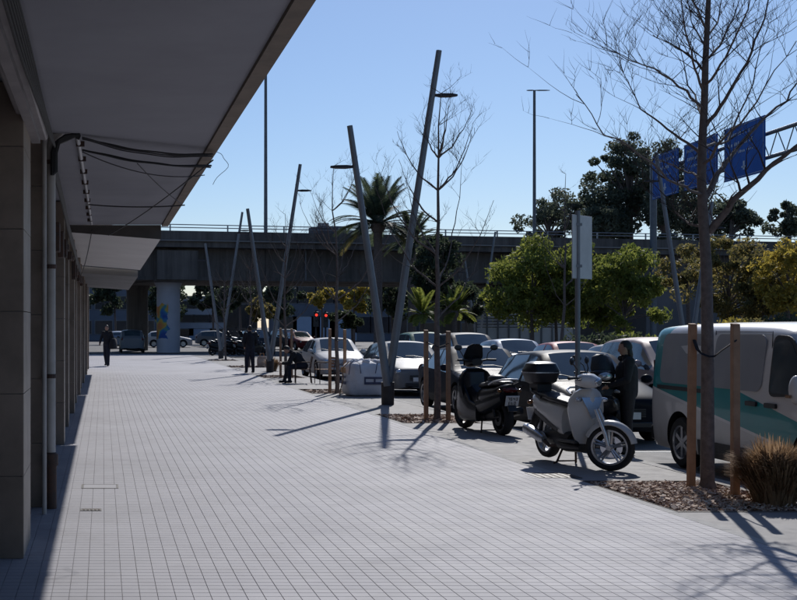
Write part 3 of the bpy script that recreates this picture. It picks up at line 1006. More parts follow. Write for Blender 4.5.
# the near tree: its limbs follow the branching seen in the picture plane, with depth of their own
T1 = (6.47, 13.7, -0.03)
def q1(px, py, dy=0.0):
    return ((px - 709) * 13.7 / 1280 + dy * 0.45, dy, 1.75 - (py - 326) * 13.7 / 1280 - T1[2])
lead = [(0, 0, 0), (0.0, 0, 0.12)] + [q1(px, py) for px, py in ((709, 430), (709, 340), (708, 270), (705, 220), (703, 180), (704, 140), (706, 100), (707, 60), (709, 20), (711, -20), (709, -60), (712, -100), (713, -140))]
l1 = [([q1(711, 232), q1(733, 203, -.25), q1(764, 176, -.5), q1(800, 150, -.8), q1(835, 122, -1.0)], 0.042),
      ([q1(705, 200), q1(716, 178, .15), q1(733, 153, .35), q1(760, 119, .6), q1(795, 88, .8), q1(820, 50, .9)], 0.034),
      ([q1(706, 128), q1(726, 103, -.2), q1(747, 70, -.4), q1(763, 30, -.5), q1(775, -30, -.6)], 0.0224),
      ([q1(704, 155), q1(695, 146, .1), q1(668, 123, .4), q1(640, 98, .7), q1(617, 42, 1.0)], 0.0198),
      ([q1(705, 108), q1(680, 92, -.3), q1(648, 77, -.6), q1(611, 66, -.9)], 0.0158),
      ([q1(706, 72), q1(690, 50, .2), q1(672, 35, .4), q1(653, 20, .7)], 0.0145),
      ([q1(704, 195), q1(688, 190, -.3), q1(655, 172, -.8), q1(612, 152, -1.2), q1(588, 118, -1.4)], 0.0172),
      ([q1(703, 226), q1(690, 222, .2), q1(677, 208, .5), q1(672, 196, .6)], 0.0172),
      ([q1(706, 240), q1(716, 225, .4), q1(712, 195, .7), q1(722, 170, .9)], 0.0145),
      ([q1(707, 60), q1(722, 40, .3), q1(736, 10, .5), q1(750, -40, .6)], 0.0158),
      ([q1(708, 30), q1(690, 0, -.3), q1(676, -40, -.5)], 0.0132),
      ([q1(704, 148), q1(733, 130, .8), q1(762, 60, 1.3), q1(780, -10, 1.5)], 0.0172),
      ([q1(705, 120), q1(690, 70, .9), q1(678, 10, 1.3)], 0.0132),
      ([q1(707, 85), q1(725, 68, -.5), q1(745, 30, -.9), q1(757, -20, -1.1)], 0.015),
      ([q1(706, 95), q1(694, 72, -.5), q1(684, 30, -.8), q1(680, -20, -.9)], 0.014),
      ([q1(709, 40), q1(722, 5, .5), q1(728, -40, .7)], 0.013),
      ([q1(704, 165), q1(722, 148, -.6), q1(752, 120, -1.1), q1(786, 70, -1.4)], 0.017),
      ([q1(705, 175), q1(690, 165, .7), q1(668, 150, 1.1), q1(640, 140, 1.4)], 0.014),
      ([q1(708, 50), q1(696, 15, .6), q1(690, -30, .9)], 0.012)]
bare_tree(T1, 'nearest and thickest bare tree, in front of the white and teal van', l1, lead, 0.078, 3, 2, 12, twig_len=0.58)

def auto_tree(loc, H, r0, seed, label, spread=1.0):
    rnd = random.Random(seed)
    leader = [(0, 0, 0), (0, 0, 0.1)]
    x = y_ = 0.0
    for i in range(1, 11):
        x += rnd.gauss(0, 0.03)
        y_ += rnd.gauss(0, 0.03)
        leader.append((x, y_, 0.1 + (H - 0.1) * i / 10))
    limbs = []
    for k in range(15):
        z = H * rnd.uniform(0.36, 0.88)
        a_ = k * 2.4 + rnd.gauss(0, 0.3)
        L = (H - z) * 0.46 * rnd.uniform(0.6, 1.1) * spread + 0.3
        i = min(int((z - 0.1) / (H - 0.1) * 10) + 1, 10)
        bx_, by_ = leader[i][0], leader[i][1]
        pts = [(bx_, by_, leader[i][2])]
        for s, up in ((0.35, 0.28), (0.65, 0.75), (0.85, 1.25)):
            pts.append((bx_ + math.cos(a_) * L * s, by_ + math.sin(a_) * L * s, leader[i][2] + L * up))
        limbs.append((pts, r0 * 0.22))
    return bare_tree(loc, label, limbs, leader, r0 * 0.85, seed + 1, 2, 6, twig_len=0.5)
auto_tree((6.2, 23.75, -0.03), 6.1, 0.085, 21, 'bare tree between two stakes beside the dark scooter')
auto_tree((6.15, 33.6, -0.03), 6.0, 0.075, 31, 'bare tree with brown stakes right behind the white rubble sack')
auto_tree((6.28, 43.9, -0.03), 5.6, 0.075, 41, 'bare tree beside the seated person')
auto_tree((6.28, 55.0, -0.03), 5.2, 0.07, 51, 'bare tree beyond the second slanted lamp')
auto_tree((6.28, 65.5, -0.03), 5.0, 0.07, 61, 'farthest bare tree near the motorbikes')
# trees on the other pavement
auto_tree((21.5, 60.0, ROAD), 9.0, 0.11, 71, 'tall bare tree across the street left of the green tree', 0.7)

def stake(x, y, hgt, label, lean=0.0, w=0.075):
    t = MB()
    t.loft([[(-w / 2, -w / 2, -0.2), (w / 2, -w / 2, -0.2), (w / 2, w / 2, -0.2), (-w / 2, w / 2, -0.2)],
            [(-w / 2 + lean * .5, -w / 2, hgt * .5), (w / 2 + lean * .5, -w / 2, hgt * .5), (w / 2 + lean * .5, w / 2, hgt * .5), (-w / 2 + lean * .5, w / 2, hgt * .5)],
            [(-w / 2 + lean, -w / 2, hgt), (w / 2 + lean, -w / 2, hgt), (w / 2 + lean, w / 2, hgt + 0.01), (-w / 2 + lean, w / 2, hgt + 0.01)]])
    o = t.build('tree_stake', m_stake, None, bevel=0.006, loc=(x, y, -0.05))
    return tag(o, label, 'stake', 'wooden tree stakes')
def tie(points, label):
    o = MB().path(points, 0.02, 6, flat=0.4).build('tree_tie', m_strap, None, smooth=True)
    return tag(o, label, 'strap', 'black tree ties')
stake(6.36, 13.85, 1.82, 'left stake of the nearest tree, in bark mulch', 0.02, 0.072)
stake(6.47, 13.10, 1.82, 'right stake of the nearest tree, beside the straw grass', 0.0, 0.072)
tie([(6.375, 13.80, 1.60), (6.37, 13.72, 1.50), (6.39, 13.64, 1.45), (6.44, 13.59, 1.425), (6.485, 13.57, 1.43), (6.46, 13.35, 1.50), (6.455, 13.055, 1.60)], 'black strap sagging between the stakes of the nearest tree')
for tx, ty, nm in ((6.2, 23.75, 'the tree by the dark scooter'), (6.15, 33.6, 'the tree by the rubble sack'), (6.28, 43.9, 'the tree by the seated person')):
    a_, b_ = (-0.17, 0.14), (0.17, -0.14)
    stake(tx + a_[0], ty + a_[1], 1.72, 'left stake of ' + nm)
    stake(tx + b_[0], ty + b_[1], 1.70, 'right stake of ' + nm)
    tie([(tx + a_[0], ty + a_[1] - 0.04, 1.45), (tx, ty - 0.10, 1.36), (tx + b_[0], ty + b_[1] - 0.04, 1.43)], 'black strap across the stakes of ' + nm)

# ------------------------------------------------------------------ ornamental grass
def grass_clump(loc, R_, H, n, label, seed, wide=0.006):
    rnd = random.Random(seed)
    t = thing('ornamental_grass', label, 'grass plant', loc, 0)
    mb = MB()
    for k in range(n):
        a_ = rnd.uniform(0, 2 * PI)
        r_ = R_ * 0.35 * math.sqrt(rnd.random())
        lean = rnd.random() ** 0.7
        hh = H * rnd.uniform(0.6, 1.05) * (1 - 0.25 * lean)
        b0 = Vector((r_ * math.cos(a_), r_ * math.sin(a_), -0.03))
        out = Vector((math.cos(a_ + rnd.gauss(0, .5)), math.sin(a_ + rnd.gauss(0, .5)), 0))
        side = Vector((-out.y, out.x, 0))
        s_ = R_ * lean * 0.95
        pts = [b0, b0 + out * s_ * 0.18 + Vector((0, 0, hh * 0.5)), b0 + out * s_ * 0.5 + Vector((0, 0, hh * 0.86)), b0 + out * s_ * 0.85 + Vector((0, 0, hh * (1.0 - 0.12 * lean)))]
        w_ = [wide, wide, wide * 0.7, wide * 0.15]
        vs_ = []
        for p, w in zip(pts, w_):
            vs_ += [p - side * w, p + side * w]
        mb.add(vs_, [(0, 1, 3, 2), (2, 3, 5, 4), (4, 5, 7, 6)])
    me = bpy.data.meshes.new('blades')
    me.from_pydata(mb.v, [], mb.f)
    me.materials.append(m_straw)
    tag(link('blades', me, t), kind='stuff')
    return t
grass_clump((6.62, 12.62, -0.04), 0.46, 0.74, 5200, 'dense straw-coloured ornamental grass clump beside the right stake', 4)
grass_clump((6.60, 49.9, -0.004), 0.42, 0.62, 700, 'small dry grass clump at the second slanted lamp', 5, 0.010)

# ------------------------------------------------------------------ vehicles
def split_by_material(me, names, islands=()):
    """cut an evaluated mesh into one mesh per material index, panes into loose pieces"""
    co = np.empty(len(me.vertices) * 3)
    me.vertices.foreach_get('co', co)
    co = co.reshape(-1, 3)
    groups = {}
    for p in me.polygons:
        groups.setdefault(p.material_index, []).append(tuple(p.vertices))
    out = []
    for idx, faces in sorted(groups.items()):
        sets = [faces]
        if idx in islands:
            parent = {}
            def find(a):
                while parent.setdefault(a, a) != a:
                    parent[a] = parent[parent[a]]
                    a = parent[a]
                return a
            for f in faces:
                for v in f[1:]:
                    parent[find(v)] = find(f[0])
            d = {}
            for f in faces:
                d.setdefault(find(f[0]), []).append(f)
            sets = list(d.values())
        for fs in sets:
            used = sorted({v for f in fs for v in f})
            mp = {v: i for i, v in enumerate(used)}
            m2 = bpy.data.meshes.new(names[idx])
            m2.from_pydata([co[v] for v in used], [], [tuple(mp[v] for v in f) for f in fs])
            m2.shade_smooth()
            m2.set_sharp_from_angle(angle=math.radians(38))
            out.append((idx, names[idx], m2))
    return out


def cage(stations, tagf, creases, axles, wr, halfw, lvl=2, arch_depth=0.30):
    """body shell: stations along the length, seven points from keel to roof; subdivided, arches cut"""
    bm = bmesh.new()
    cl = bm.edges.layers.float.new('crease_edge')
    nr = len(stations[0][1])
    grid = []
    for y, sec in stations:
        row = {}
        for s in (1, -1):
            for j, (x, z) in enumerate(sec):
                if x == 0 and s == -1:
                    row[(s, j)] = row[(1, j)]
                else:
                    row[(s, j)] = bm.verts.new((x * s, y, z))
        grid.append(row)
    for i in range(len(stations) - 1):
        for j in range(nr - 1):
            for s in (1, -1):
                q = [grid[i][(s, j)], grid[i][(s, j + 1)], grid[i + 1][(s, j + 1)], grid[i + 1][(s, j)]]
                if s == 1:
                    q.reverse()
                f = bm.faces.new(q)
                f.material_index = tagf(i, j)
    for row in (grid[0], grid[-1]):
        for j in range(nr - 1):
            a, b_, c, d = row[(1, j)], row[(1, j + 1)], row[(-1, j + 1)], row[(-1, j)]
            vs_ = []
            for v in (a, b_, c, d):
                if v not in vs_:
                    vs_.append(v)
            if len(vs_) > 2:
                bm.faces.new(vs_)
    for i, row in enumerate(grid):
        for s in (1, -1):
            for j in range(nr):
                if i + 1 < len(grid) and j in creases.get('rows', {}):
                    e = bm.edges.get((row[(s, j)], grid[i + 1][(s, j)]))
                    if e: e[cl] = creases['rows'][j]
                if j + 1 < nr and i in creases.get('stations', {}):
                    e = bm.edges.get((row[(s, j)], row[(s, j + 1)]))
                    if e: e[cl] = creases['stations'][i]
    bmesh.ops.recalc_face_normals(bm, faces=bm.faces)
    me = bpy.data.meshes.new('shell')
    bm.to_mesh(me)
    bm.free()
    for k in range(8):
        me.materials.append(m_arch)
    o = bpy.data.objects.new('shell', me)
    COL.objects.link(o)
    s = o.modifiers.new('s', 'SUBSURF')
    s.levels = s.render_levels = lvl
    cut = MB()
    for ay in axles:
        for sx in (1, -1):
            cut.lathe([(0, sx * (halfw + 0.2)), (wr, sx * (halfw + 0.2)), (wr, sx * (halfw - arch_depth)), (0, sx * (halfw - arch_depth))], (0, ay, wr * 0.86), 'x', 36)
    cm = cut.mesh('cutter')
    bmm = bmesh.new()
    bmm.from_mesh(cm)
    bmesh.ops.remove_doubles(bmm, verts=bmm.verts, dist=1e-5)
    bmesh.ops.dissolve_degenerate(bmm, edges=bmm.edges, dist=1e-5)
    bmesh.ops.recalc_face_normals(bmm, faces=bmm.faces)
    bmm.to_mesh(cm)
    bmm.free()
    for k in range(8):
        cm.materials.append(m_arch)
    for p in cm.polygons:
        p.material_index = 5
    co = bpy.data.objects.new('cutter', cm)
    COL.objects.link(co)
    bo = o.modifiers.new('b', 'BOOLEAN')
    bo.operation = 'DIFFERENCE'
    bo.object = co
    bo.solver = 'EXACT'
    res = evaluated(o)
    drop(o)
    drop(co)
    return res


def wheel_meshes(R_, w, spokes=5):
    t = MB().lathe([(R_ * 0.66, -w / 2), (R_ * 0.9, -w / 2), (R_ * 0.985, -w * 0.36), (R_, -w * 0.15), (R_, w * 0.15), (R_ * 0.985, w * 0.36), (R_ * 0.9, w / 2), (R_ * 0.66, w / 2), (R_ * 0.62, 0)], axis='x', n=36, close=True)
    tm_ = t.mesh('tyre')
    tm_.materials.append(m_tyre)
    r = MB().lathe([(R_ * 0.60, -w * 0.42), (R_ * 0.665, -w * 0.5), (R_ * 0.67, w * 0.5), (R_ * 0.60, w * 0.42), (R_ * 0.58, 0)], axis='x', n=36, close=True)
    r.lathe([(0, w * 0.40), (R_ * 0.15, w * 0.40), (R_ * 0.17, w * 0.30), (0.0, w * 0.28)], axis='x', n=14)
    r.lathe([(0, -w * 0.40), (R_ * 0.15, -w * 0.40), (R_ * 0.17, -w * 0.30), (0.0, -w * 0.28)], axis='x', n=14)
    for k in range(spokes):
        a = 2 * PI * k / spokes
        for sgn in (1, -1):
            m_ = Matrix.Rotation(a, 3, 'X')
            c = m_ @ Vector((sgn * w * 0.34, 0, R_ * 0.38))
            r.obox(c, (w * 0.10, R_ * 0.16, R_ * 0.52), m_)
    r.lathe([(0, -w * 0.05), (R_ * 0.6, -w * 0.05), (R_ * 0.6, w * 0.05), (0, w * 0.05)], axis='x', n=20)
    rm_ = r.mesh('rim')
    rm_.materials.append(m_rim)
    for q in (tm_, rm_):
        q.shade_smooth()
        q.set_sharp_from_angle(angle=math.radians(40))
    return tm_, rm_


def car_sections(kind):
    """stations from the nose (y = 0) to the tail; point rows: keel, sill, flank, belt, window top, rail, crown"""
    if kind == 'hatch':
        W, H, Lg = 0.87, 1.46, 4.15
        st = [
            (0.00, [(0, .24), (.50, .24), (.58, .45), (.56, .60), (.46, .66), (.32, .68), (0, .69)]),
            (0.10, [(0, .18), (.68, .19), (.76, .46), (.74, .66), (.62, .73), (.42, .755), (0, .77)]),
            (0.42, [(0, .17), (.80, .18), (.86, .50), (.83, .73), (.72, .80), (.50, .835), (0, .855)]),
            (0.95, [(0, .17), (.82, .18), (.87, .52), (.85, .83), (.76, .90), (.60, .925), (0, .95)]),
            (1.18, [(0, .17), (.82, .18), (.87, .52), (.85, .86), (.78, .93), (.70, .955), (0, .985)]),
            (1.95, [(0, .17), (.82, .18), (.87, .53), (.855, .89), (.66, 1.335), (.60, 1.39), (0, 1.44)]),
            (2.36, [(0, .17), (.82, .18), (.87, .53), (.855, .90), (.645, 1.37), (.58, 1.42), (0, H)]),
            (2.45, [(0, .17), (.82, .18), (.87, .53), (.855, .905), (.643, 1.37), (.58, 1.42), (0, H)]),
            (3.20, [(0, .17), (.82, .18), (.87, .54), (.85, .93), (.65, 1.34), (.58, 1.39), (0, 1.435)]),
            (3.62, [(0, .19), (.80, .20), (.86, .55), (.83, .96), (.66, 1.28), (.59, 1.34), (0, 1.39)]),
            (4.02, [(0, .24), (.76, .26), (.82, .58), (.78, .93), (.70, 1.00), (.60, 1.04), (0, 1.06)]),
            (4.15, [(0, .30), (.62, .30), (.68, .58), (.66, .82), (.58, .90), (.48, .92), (0, .93)])]
        ax = (0.82, 3.38)
    elif kind == 'saloon':
        W, H, Lg = 0.88, 1.44, 4.45
        st = [
            (0.00, [(0, .24), (.52, .24), (.60, .44), (.58, .58), (.48, .63), (.34, .65), (0, .66)]),
            (0.10, [(0, .18), (.70, .19), (.78, .46), (.76, .64), (.64, .71), (.44, .73), (0, .745)]),
            (0.48, [(0, .17), (.81, .18), (.87, .50), (.84, .72), (.74, .78), (.52, .81), (0, .83)]),
            (1.05, [(0, .17), (.83, .18), (.88, .52), (.86, .82), (.77, .88), (.60, .90), (0, .93)]),
            (1.30, [(0, .17), (.83, .18), (.88, .52), (.86, .85), (.79, .91), (.71, .93), (0, .96)]),
            (2.10, [(0, .17), (.83, .18), (.88, .53), (.86, .88), (.66, 1.32), (.60, 1.37), (0, 1.42)]),
            (2.46, [(0, .17), (.83, .18), (.88, .53), (.86, .89), (.65, 1.35), (.58, 1.40), (0, H)]),
            (2.55, [(0, .17), (.83, .18), (.88, .53), (.86, .895), (.648, 1.35), (.58, 1.40), (0, H)]),
            (3.25, [(0, .17), (.83, .18), (.88, .54), (.855, .92), (.65, 1.30), (.58, 1.36), (0, 1.405)]),
            (3.72, [(0, .19), (.81, .20), (.87, .55), (.84, .94), (.74, 1.02), (.64, 1.06), (0, 1.09)]),
            (4.32, [(0, .24), (.77, .26), (.83, .58), (.79, .88), (.70, .94), (.58, .96), (0, .975)]),
            (4.45, [(0, .30), (.63, .30), (.69, .56), (.67, .78), (.58, .86), (.48, .88), (0, .89)])]
        ax = (0.88, 3.55)
    else:   # tall people carrier
        W, H, Lg = 0.89, 1.64, 4.30
        st = [
            (0.00, [(0, .26), (.54, .26), (.62, .48), (.60, .68), (.50, .75), (.36, .77), (0, .78)]),
            (0.10, [(0, .20), (.72, .21), (.80, .50), (.78, .75), (.66, .84), (.46, .865), (0, .88)]),
            (0.42, [(0, .18), (.82, .19), (.88, .54), (.85, .83), (.75, .91), (.54, .945), (0, .965)]),
            (0.82, [(0, .18), (.84, .19), (.89, .56), (.87, .93), (.79, 1.00), (.62, 1.03), (0, 1.06)]),
            (1.00, [(0, .18), (.84, .19), (.89, .56), (.87, .96), (.80, 1.03), (.72, 1.055), (0, 1.085)]),
            (1.80, [(0, .18), (.84, .19), (.89, .57), (.875, .98), (.71, 1.49), (.64, 1.55), (0, 1.60)]),
            (2.26, [(0, .18), (.84, .19), (.89, .57), (.875, .985), (.70, 1.53), (.63, 1.59), (0, H)]),
            (2.35, [(0, .18), (.84, .19), (.89, .57), (.875, .99), (.70, 1.53), (.63, 1.59), (0, H)]),
            (3.25, [(0, .18), (.84, .19), (.89, .58), (.87, 1.0), (.70, 1.52), (.63, 1.58), (0, 1.63)]),
            (3.85, [(0, .20), (.82, .21), (.88, .58), (.86, 1.01), (.70, 1.46), (.63, 1.53), (0, 1.58)]),
            (4.18, [(0, .24), (.78, .26), (.84, .60), (.82, 1.00), (.74, 1.08), (.65, 1.12), (0, 1.14)]),
            (4.30, [(0, .30), (.66, .30), (.72, .60), (.70, .88), (.62, .98), (.50, 1.00), (0, 1.01)])]
        ax = (0.84, 3.46)
    return W, H, Lg, st, ax


NAMES = ['body', 'windshield', 'side_window', 'rear_window', 'sill', 'wheel_arch', 'cowl', 'trim']
def car_tag(i, j):
    if j == 5 and i == 4: return 1
    if j == 5 and i == 9: return 3
    if j == 3 and i in (4, 5, 7, 8): return 2
    if j == 0: return 4
    return 0

CARS = {}
def car_proto(kind):
    W, H, Lg, st, ax = car_sections(kind)
    wr = 0.315
    me = cage(st, car_tag, {'rows': {1: 0.7, 3: 0.45, 4: 0.5}, 'stations': {4: 0.5, 5: 0.6, 6: 0.7, 7: 0.7, 8: 0.6, 9: 0.4}}, ax, wr + 0.055, W)
    parts = split_by_material(me, NAMES, islands=(2,))
    return dict(W=W, H=H, L=Lg, ax=ax, wr=wr, parts=parts, st=st, tyre=wheel_meshes(wr, 0.2))
for k_ in ('hatch', 'saloon', 'mpv'):
    CARS[k_] = car_proto(k_)

m_interior = M('car_interior', (0.02, 0.02, 0.022), None, 4, 0.8)
def car(kind, loc, rz, colour, label, name='parked_car', plate=True, detail=True):
    c = CARS[kind]
    t = thing(name, label, 'car', loc, rz, 'cars parked along the street')
    pm_ = colour
    body = None
    for idx, nm, me in c['parts']:
        m2 = me.copy()
        m2.materials.append({0: pm_, 1: m_glass, 2: m_glass, 3: m_glass, 4: m_black, 5: m_arch}.get(idx, m_black))
        o = link(nm, m2, t)
        if nm == 'body':
            body = o
    tm_, rm_ = c['tyre']
    for ay in c['ax']:
        for sx in (1, -1):
            ty = link('tyre', tm_, t, loc=(sx * (c['W'] - 0.115), ay, c['wr']))
            ty.rotation_euler.z = 0 if sx > 0 else PI
            link('rim', rm_, ty)
    W = c['W']
    zh = 0.66 if kind != 'mpv' else 0.76
    zf = zh - 0.02
    for sx in (1, -1):
        m_ = Matrix.Rotation(-sx * 0.75, 3, 'Z') @ Matrix.Rotation(0.35, 3, 'X')
        MB().ell((sx * 0.585, 0.135, zf), (0.165, 0.07, 0.085), 16, 8, m_).build('headlight', m_lens, t, smooth=True)
        MB().ell((sx * (W + 0.07), 1.38, c['st'][4][1][3][1] + 0.12), (0.10, 0.07, 0.075), 12, 8).tube((sx * (W - 0.08), 1.36, c['st'][4][1][3][1] + 0.05), (sx * (W + 0.03), 1.37, c['st'][4][1][3][1] + 0.10), 0.02, 0.02, 6).build('wing_mirror', pm_, t, smooth=True)
        MB().ell((sx * 0.68, c['L'] - 0.10, zh + 0.18), (0.10, 0.06, 0.13), 12, 8).build('tail_light', m_redlens, t, smooth=True)
        for hy in (1.95 + 0.25, 2.95):
            MB().bx(sx * (W - 0.02) - 0.015, sx * (W - 0.02) + 0.015, hy, hy + 0.17, 0.80, 0.825).build('door_handle', pm_, t, bevel=0.006)
    g = MB()
    for q in range(4):
        g.bx(-0.34, 0.34, -0.012, 0.06, zf - 0.10 - 0.035 * q, zf - 0.10 - 0.035 * q + 0.022)
    g.build('grille', m_black, t)
    MB().bx(-0.46, 0.46, -0.006, 0.08, 0.26, 0.36).build('air_intake', m_black, t, bevel=0.02)
    MB().bx(-0.26, 0.26, -0.022, -0.008, 0.40, 0.51).build('number_plate', m_plate, t, bevel=0.004)
    MB().lathe([(0, 0), (0.05, 0), (0.045, -0.012), (0, -0.016)], (0, -0.006, zf - 0.03), 'y', 16).build('badge', m_chrome, t)
    for sx in (0.35, -0.25):
        y0, z0 = 1.13, c['st'][4][1][6][1] + 0.005
        MB().path([(sx, y0, z0), (sx - 0.28, y0 + 0.13, z0 + 0.06), (sx - 0.5, y0 + 0.17, z0 + 0.055)], 0.008, 5).build('wiper', m_black, t)
    return t

p_black = paint('car_paint_black', (0.010, 0.012, 0.018))
p_darkblue = paint('car_paint_dark_blue', (0.014, 0.018, 0.03))
p_silver = paint('car_paint_silver', (0.17, 0.18, 0.195), 0.5)
p_white = paint('car_paint_white', (0.60, 0.60, 0.60), 0.0)
p_bluegrey = paint('car_paint_blue_grey', (0.27, 0.32, 0.42), 0.4)
p_red = paint('car_paint_red', (0.34, 0.10, 0.11), 0.1)
p_rose = paint('car_paint_rose_grey', (0.34, 0.28, 0.28), 0.2)
p_dkgrey = paint('car_paint_dark_grey', (0.05, 0.05, 0.055), 0.3)
p_green = paint('car_paint_green', (0.07, 0.16, 0.12), 0.1)
p_maroon = paint('car_paint_maroon', (0.13, 0.02, 0.025), 0.1)
car('hatch', (8.14, 20.0, ROAD), 0, p_black, 'glossy black hatchback parked between the two scooters')
car('saloon', (8.25, 26.0, ROAD), 0, p_darkblue, 'dark blue car parked behind the tree by the dark scooter')
car('hatch', (8.40, 33.6, ROAD), 0, p_silver, 'silver car parked just behind the nearest slanted lamp')
car('hatch', (8.30, 43.9, ROAD), 0.02, p_white, 'white hatchback parked behind the seated person')
car('mpv', (12.05, 25.2, ROAD), 0, p_rose, 'rose-grey tall car behind the person in black')
car('hatch', (13.2, 29.4, ROAD), 0, p_white, 'white car in the far row above the white scooter')
car('saloon', (13.3, 34.0, ROAD), 0, p_red, 'faded red car in the far row')
car('hatch', (13.35, 39.4, ROAD), 0, p_bluegrey, 'pale blue-grey car in the far row beyond the red one')
car('mpv', (13.3, 44.6, ROAD), 0, p_dkgrey, 'dark grey tall car in the far row')
car('mpv', (13.2, 50.4, ROAD), 0, p_green, 'green tall car at the end of the far row')
def far_car(kind, px, Y, rz, col, label):
    car(kind, ((px - 103) * Y / 1280, Y, ROAD), rz, col, label)
far_car('mpv', 131, 93, PI, p_silver, 'pale car seen from behind under the overpass beside the painted pier')
far_car('mpv', 264, 82, 0.1, p_dkgrey, 'dark tall car far off behind the standing person')
far_car('hatch', 192, 112, PI / 2, p_white, 'white car far off just right of the painted pier')
far_car('mpv', 296, 100, 0.2, p_darkblue, 'dark blue car far off left of the maroon one')
far_car('hatch', 309, 98, 0.2, p_maroon, 'maroon car far off beneath the red traffic lights')
far_car('hatch', 240, 118, PI / 2, p_silver, 'silver car crossing far off under the overpass')
far_car('hatch', 118, 110, PI, p_bluegrey, 'grey-blue car far off behind the walking person')

# ------------------------------------------------------------------ van
VAN_L = 5.0
def van_livery():
    m, nt, b = newmat('van_livery')
    p = opos(nt)
    sep = node(nt, 'ShaderNodeSeparateXYZ')
    nt.links.new(p, sep.inputs[0])
    y, z = sep.outputs[1], sep.outputs[2]
    # the teal wave: between a lower and an upper edge falling towards the nose, plus the rear corner
    lo = mth(nt, 'ADD', mth(nt, 'MULTIPLY', y, 0.15), 0.285)
    up = mth(nt, 'ADD', mth(nt, 'MULTIPLY', y, 0.206), 0.567)
    up = mth(nt, 'MINIMUM', up, 1.17)
    a = mth(nt, 'MULTIPLY', mth(nt, 'GREATER_THAN', z, lo), mth(nt, 'LESS_THAN', z, up))
    # rear quarter band above
    edge_ = mth(nt, 'SUBTRACT', 4.62, mth(nt, 'MULTIPLY', mth(nt, 'POWER', mth(nt, 'ABSOLUTE', mth(nt, 'SUBTRACT', z, 1.45)), 2.0), 0.9))
    q = mth(nt, 'MULTIPLY', mth(nt, 'GREATER_THAN', y, edge_), mth(nt, 'GREATER_THAN', z, lo))
    fac = mth(nt, 'MAXIMUM', a, q)
    line = mth(nt, 'LESS_THAN', mth(nt, 'ABSOLUTE', mth(nt, 'SUBTRACT', z, lo)), 0.018)
    base_ = mixc(nt, noise_(nt, p, 1.4, 5), (0.66, 0.655, 0.65), (0.60, 0.595, 0.59))
    col = mixc(nt, fac, base_, (0.0, 0.27, 0.29))
    col = mixc(nt, line, col, (0.75, 0.75, 0.75))
    dirt = ramp(nt, mth(nt, 'ADD', z, mth(nt, 'MULTIPLY', noise_(nt, p, 5, 6), 0.5)), [(0.35, (0.62, 0.60, 0.58)), (0.8, (1, 1, 1))])
    col = mixc(nt, 0.8, col, dirt, 'MULTIPLY')
    nt.links.new(col, b.inputs['Base Color'])
    b.inputs['Roughness'].default_value = 0.35
    b.inputs['Coat Weight'].default_value = 0.5
    b.inputs['Coat Roughness'].default_value = 0.06
    return m
m_van = van_livery()
m_vanpanel = M('blanked_window_film', (0.30, 0.31, 0.33), (0.26, 0.27, 0.29), 1.5, 0.4, coat=0.4)

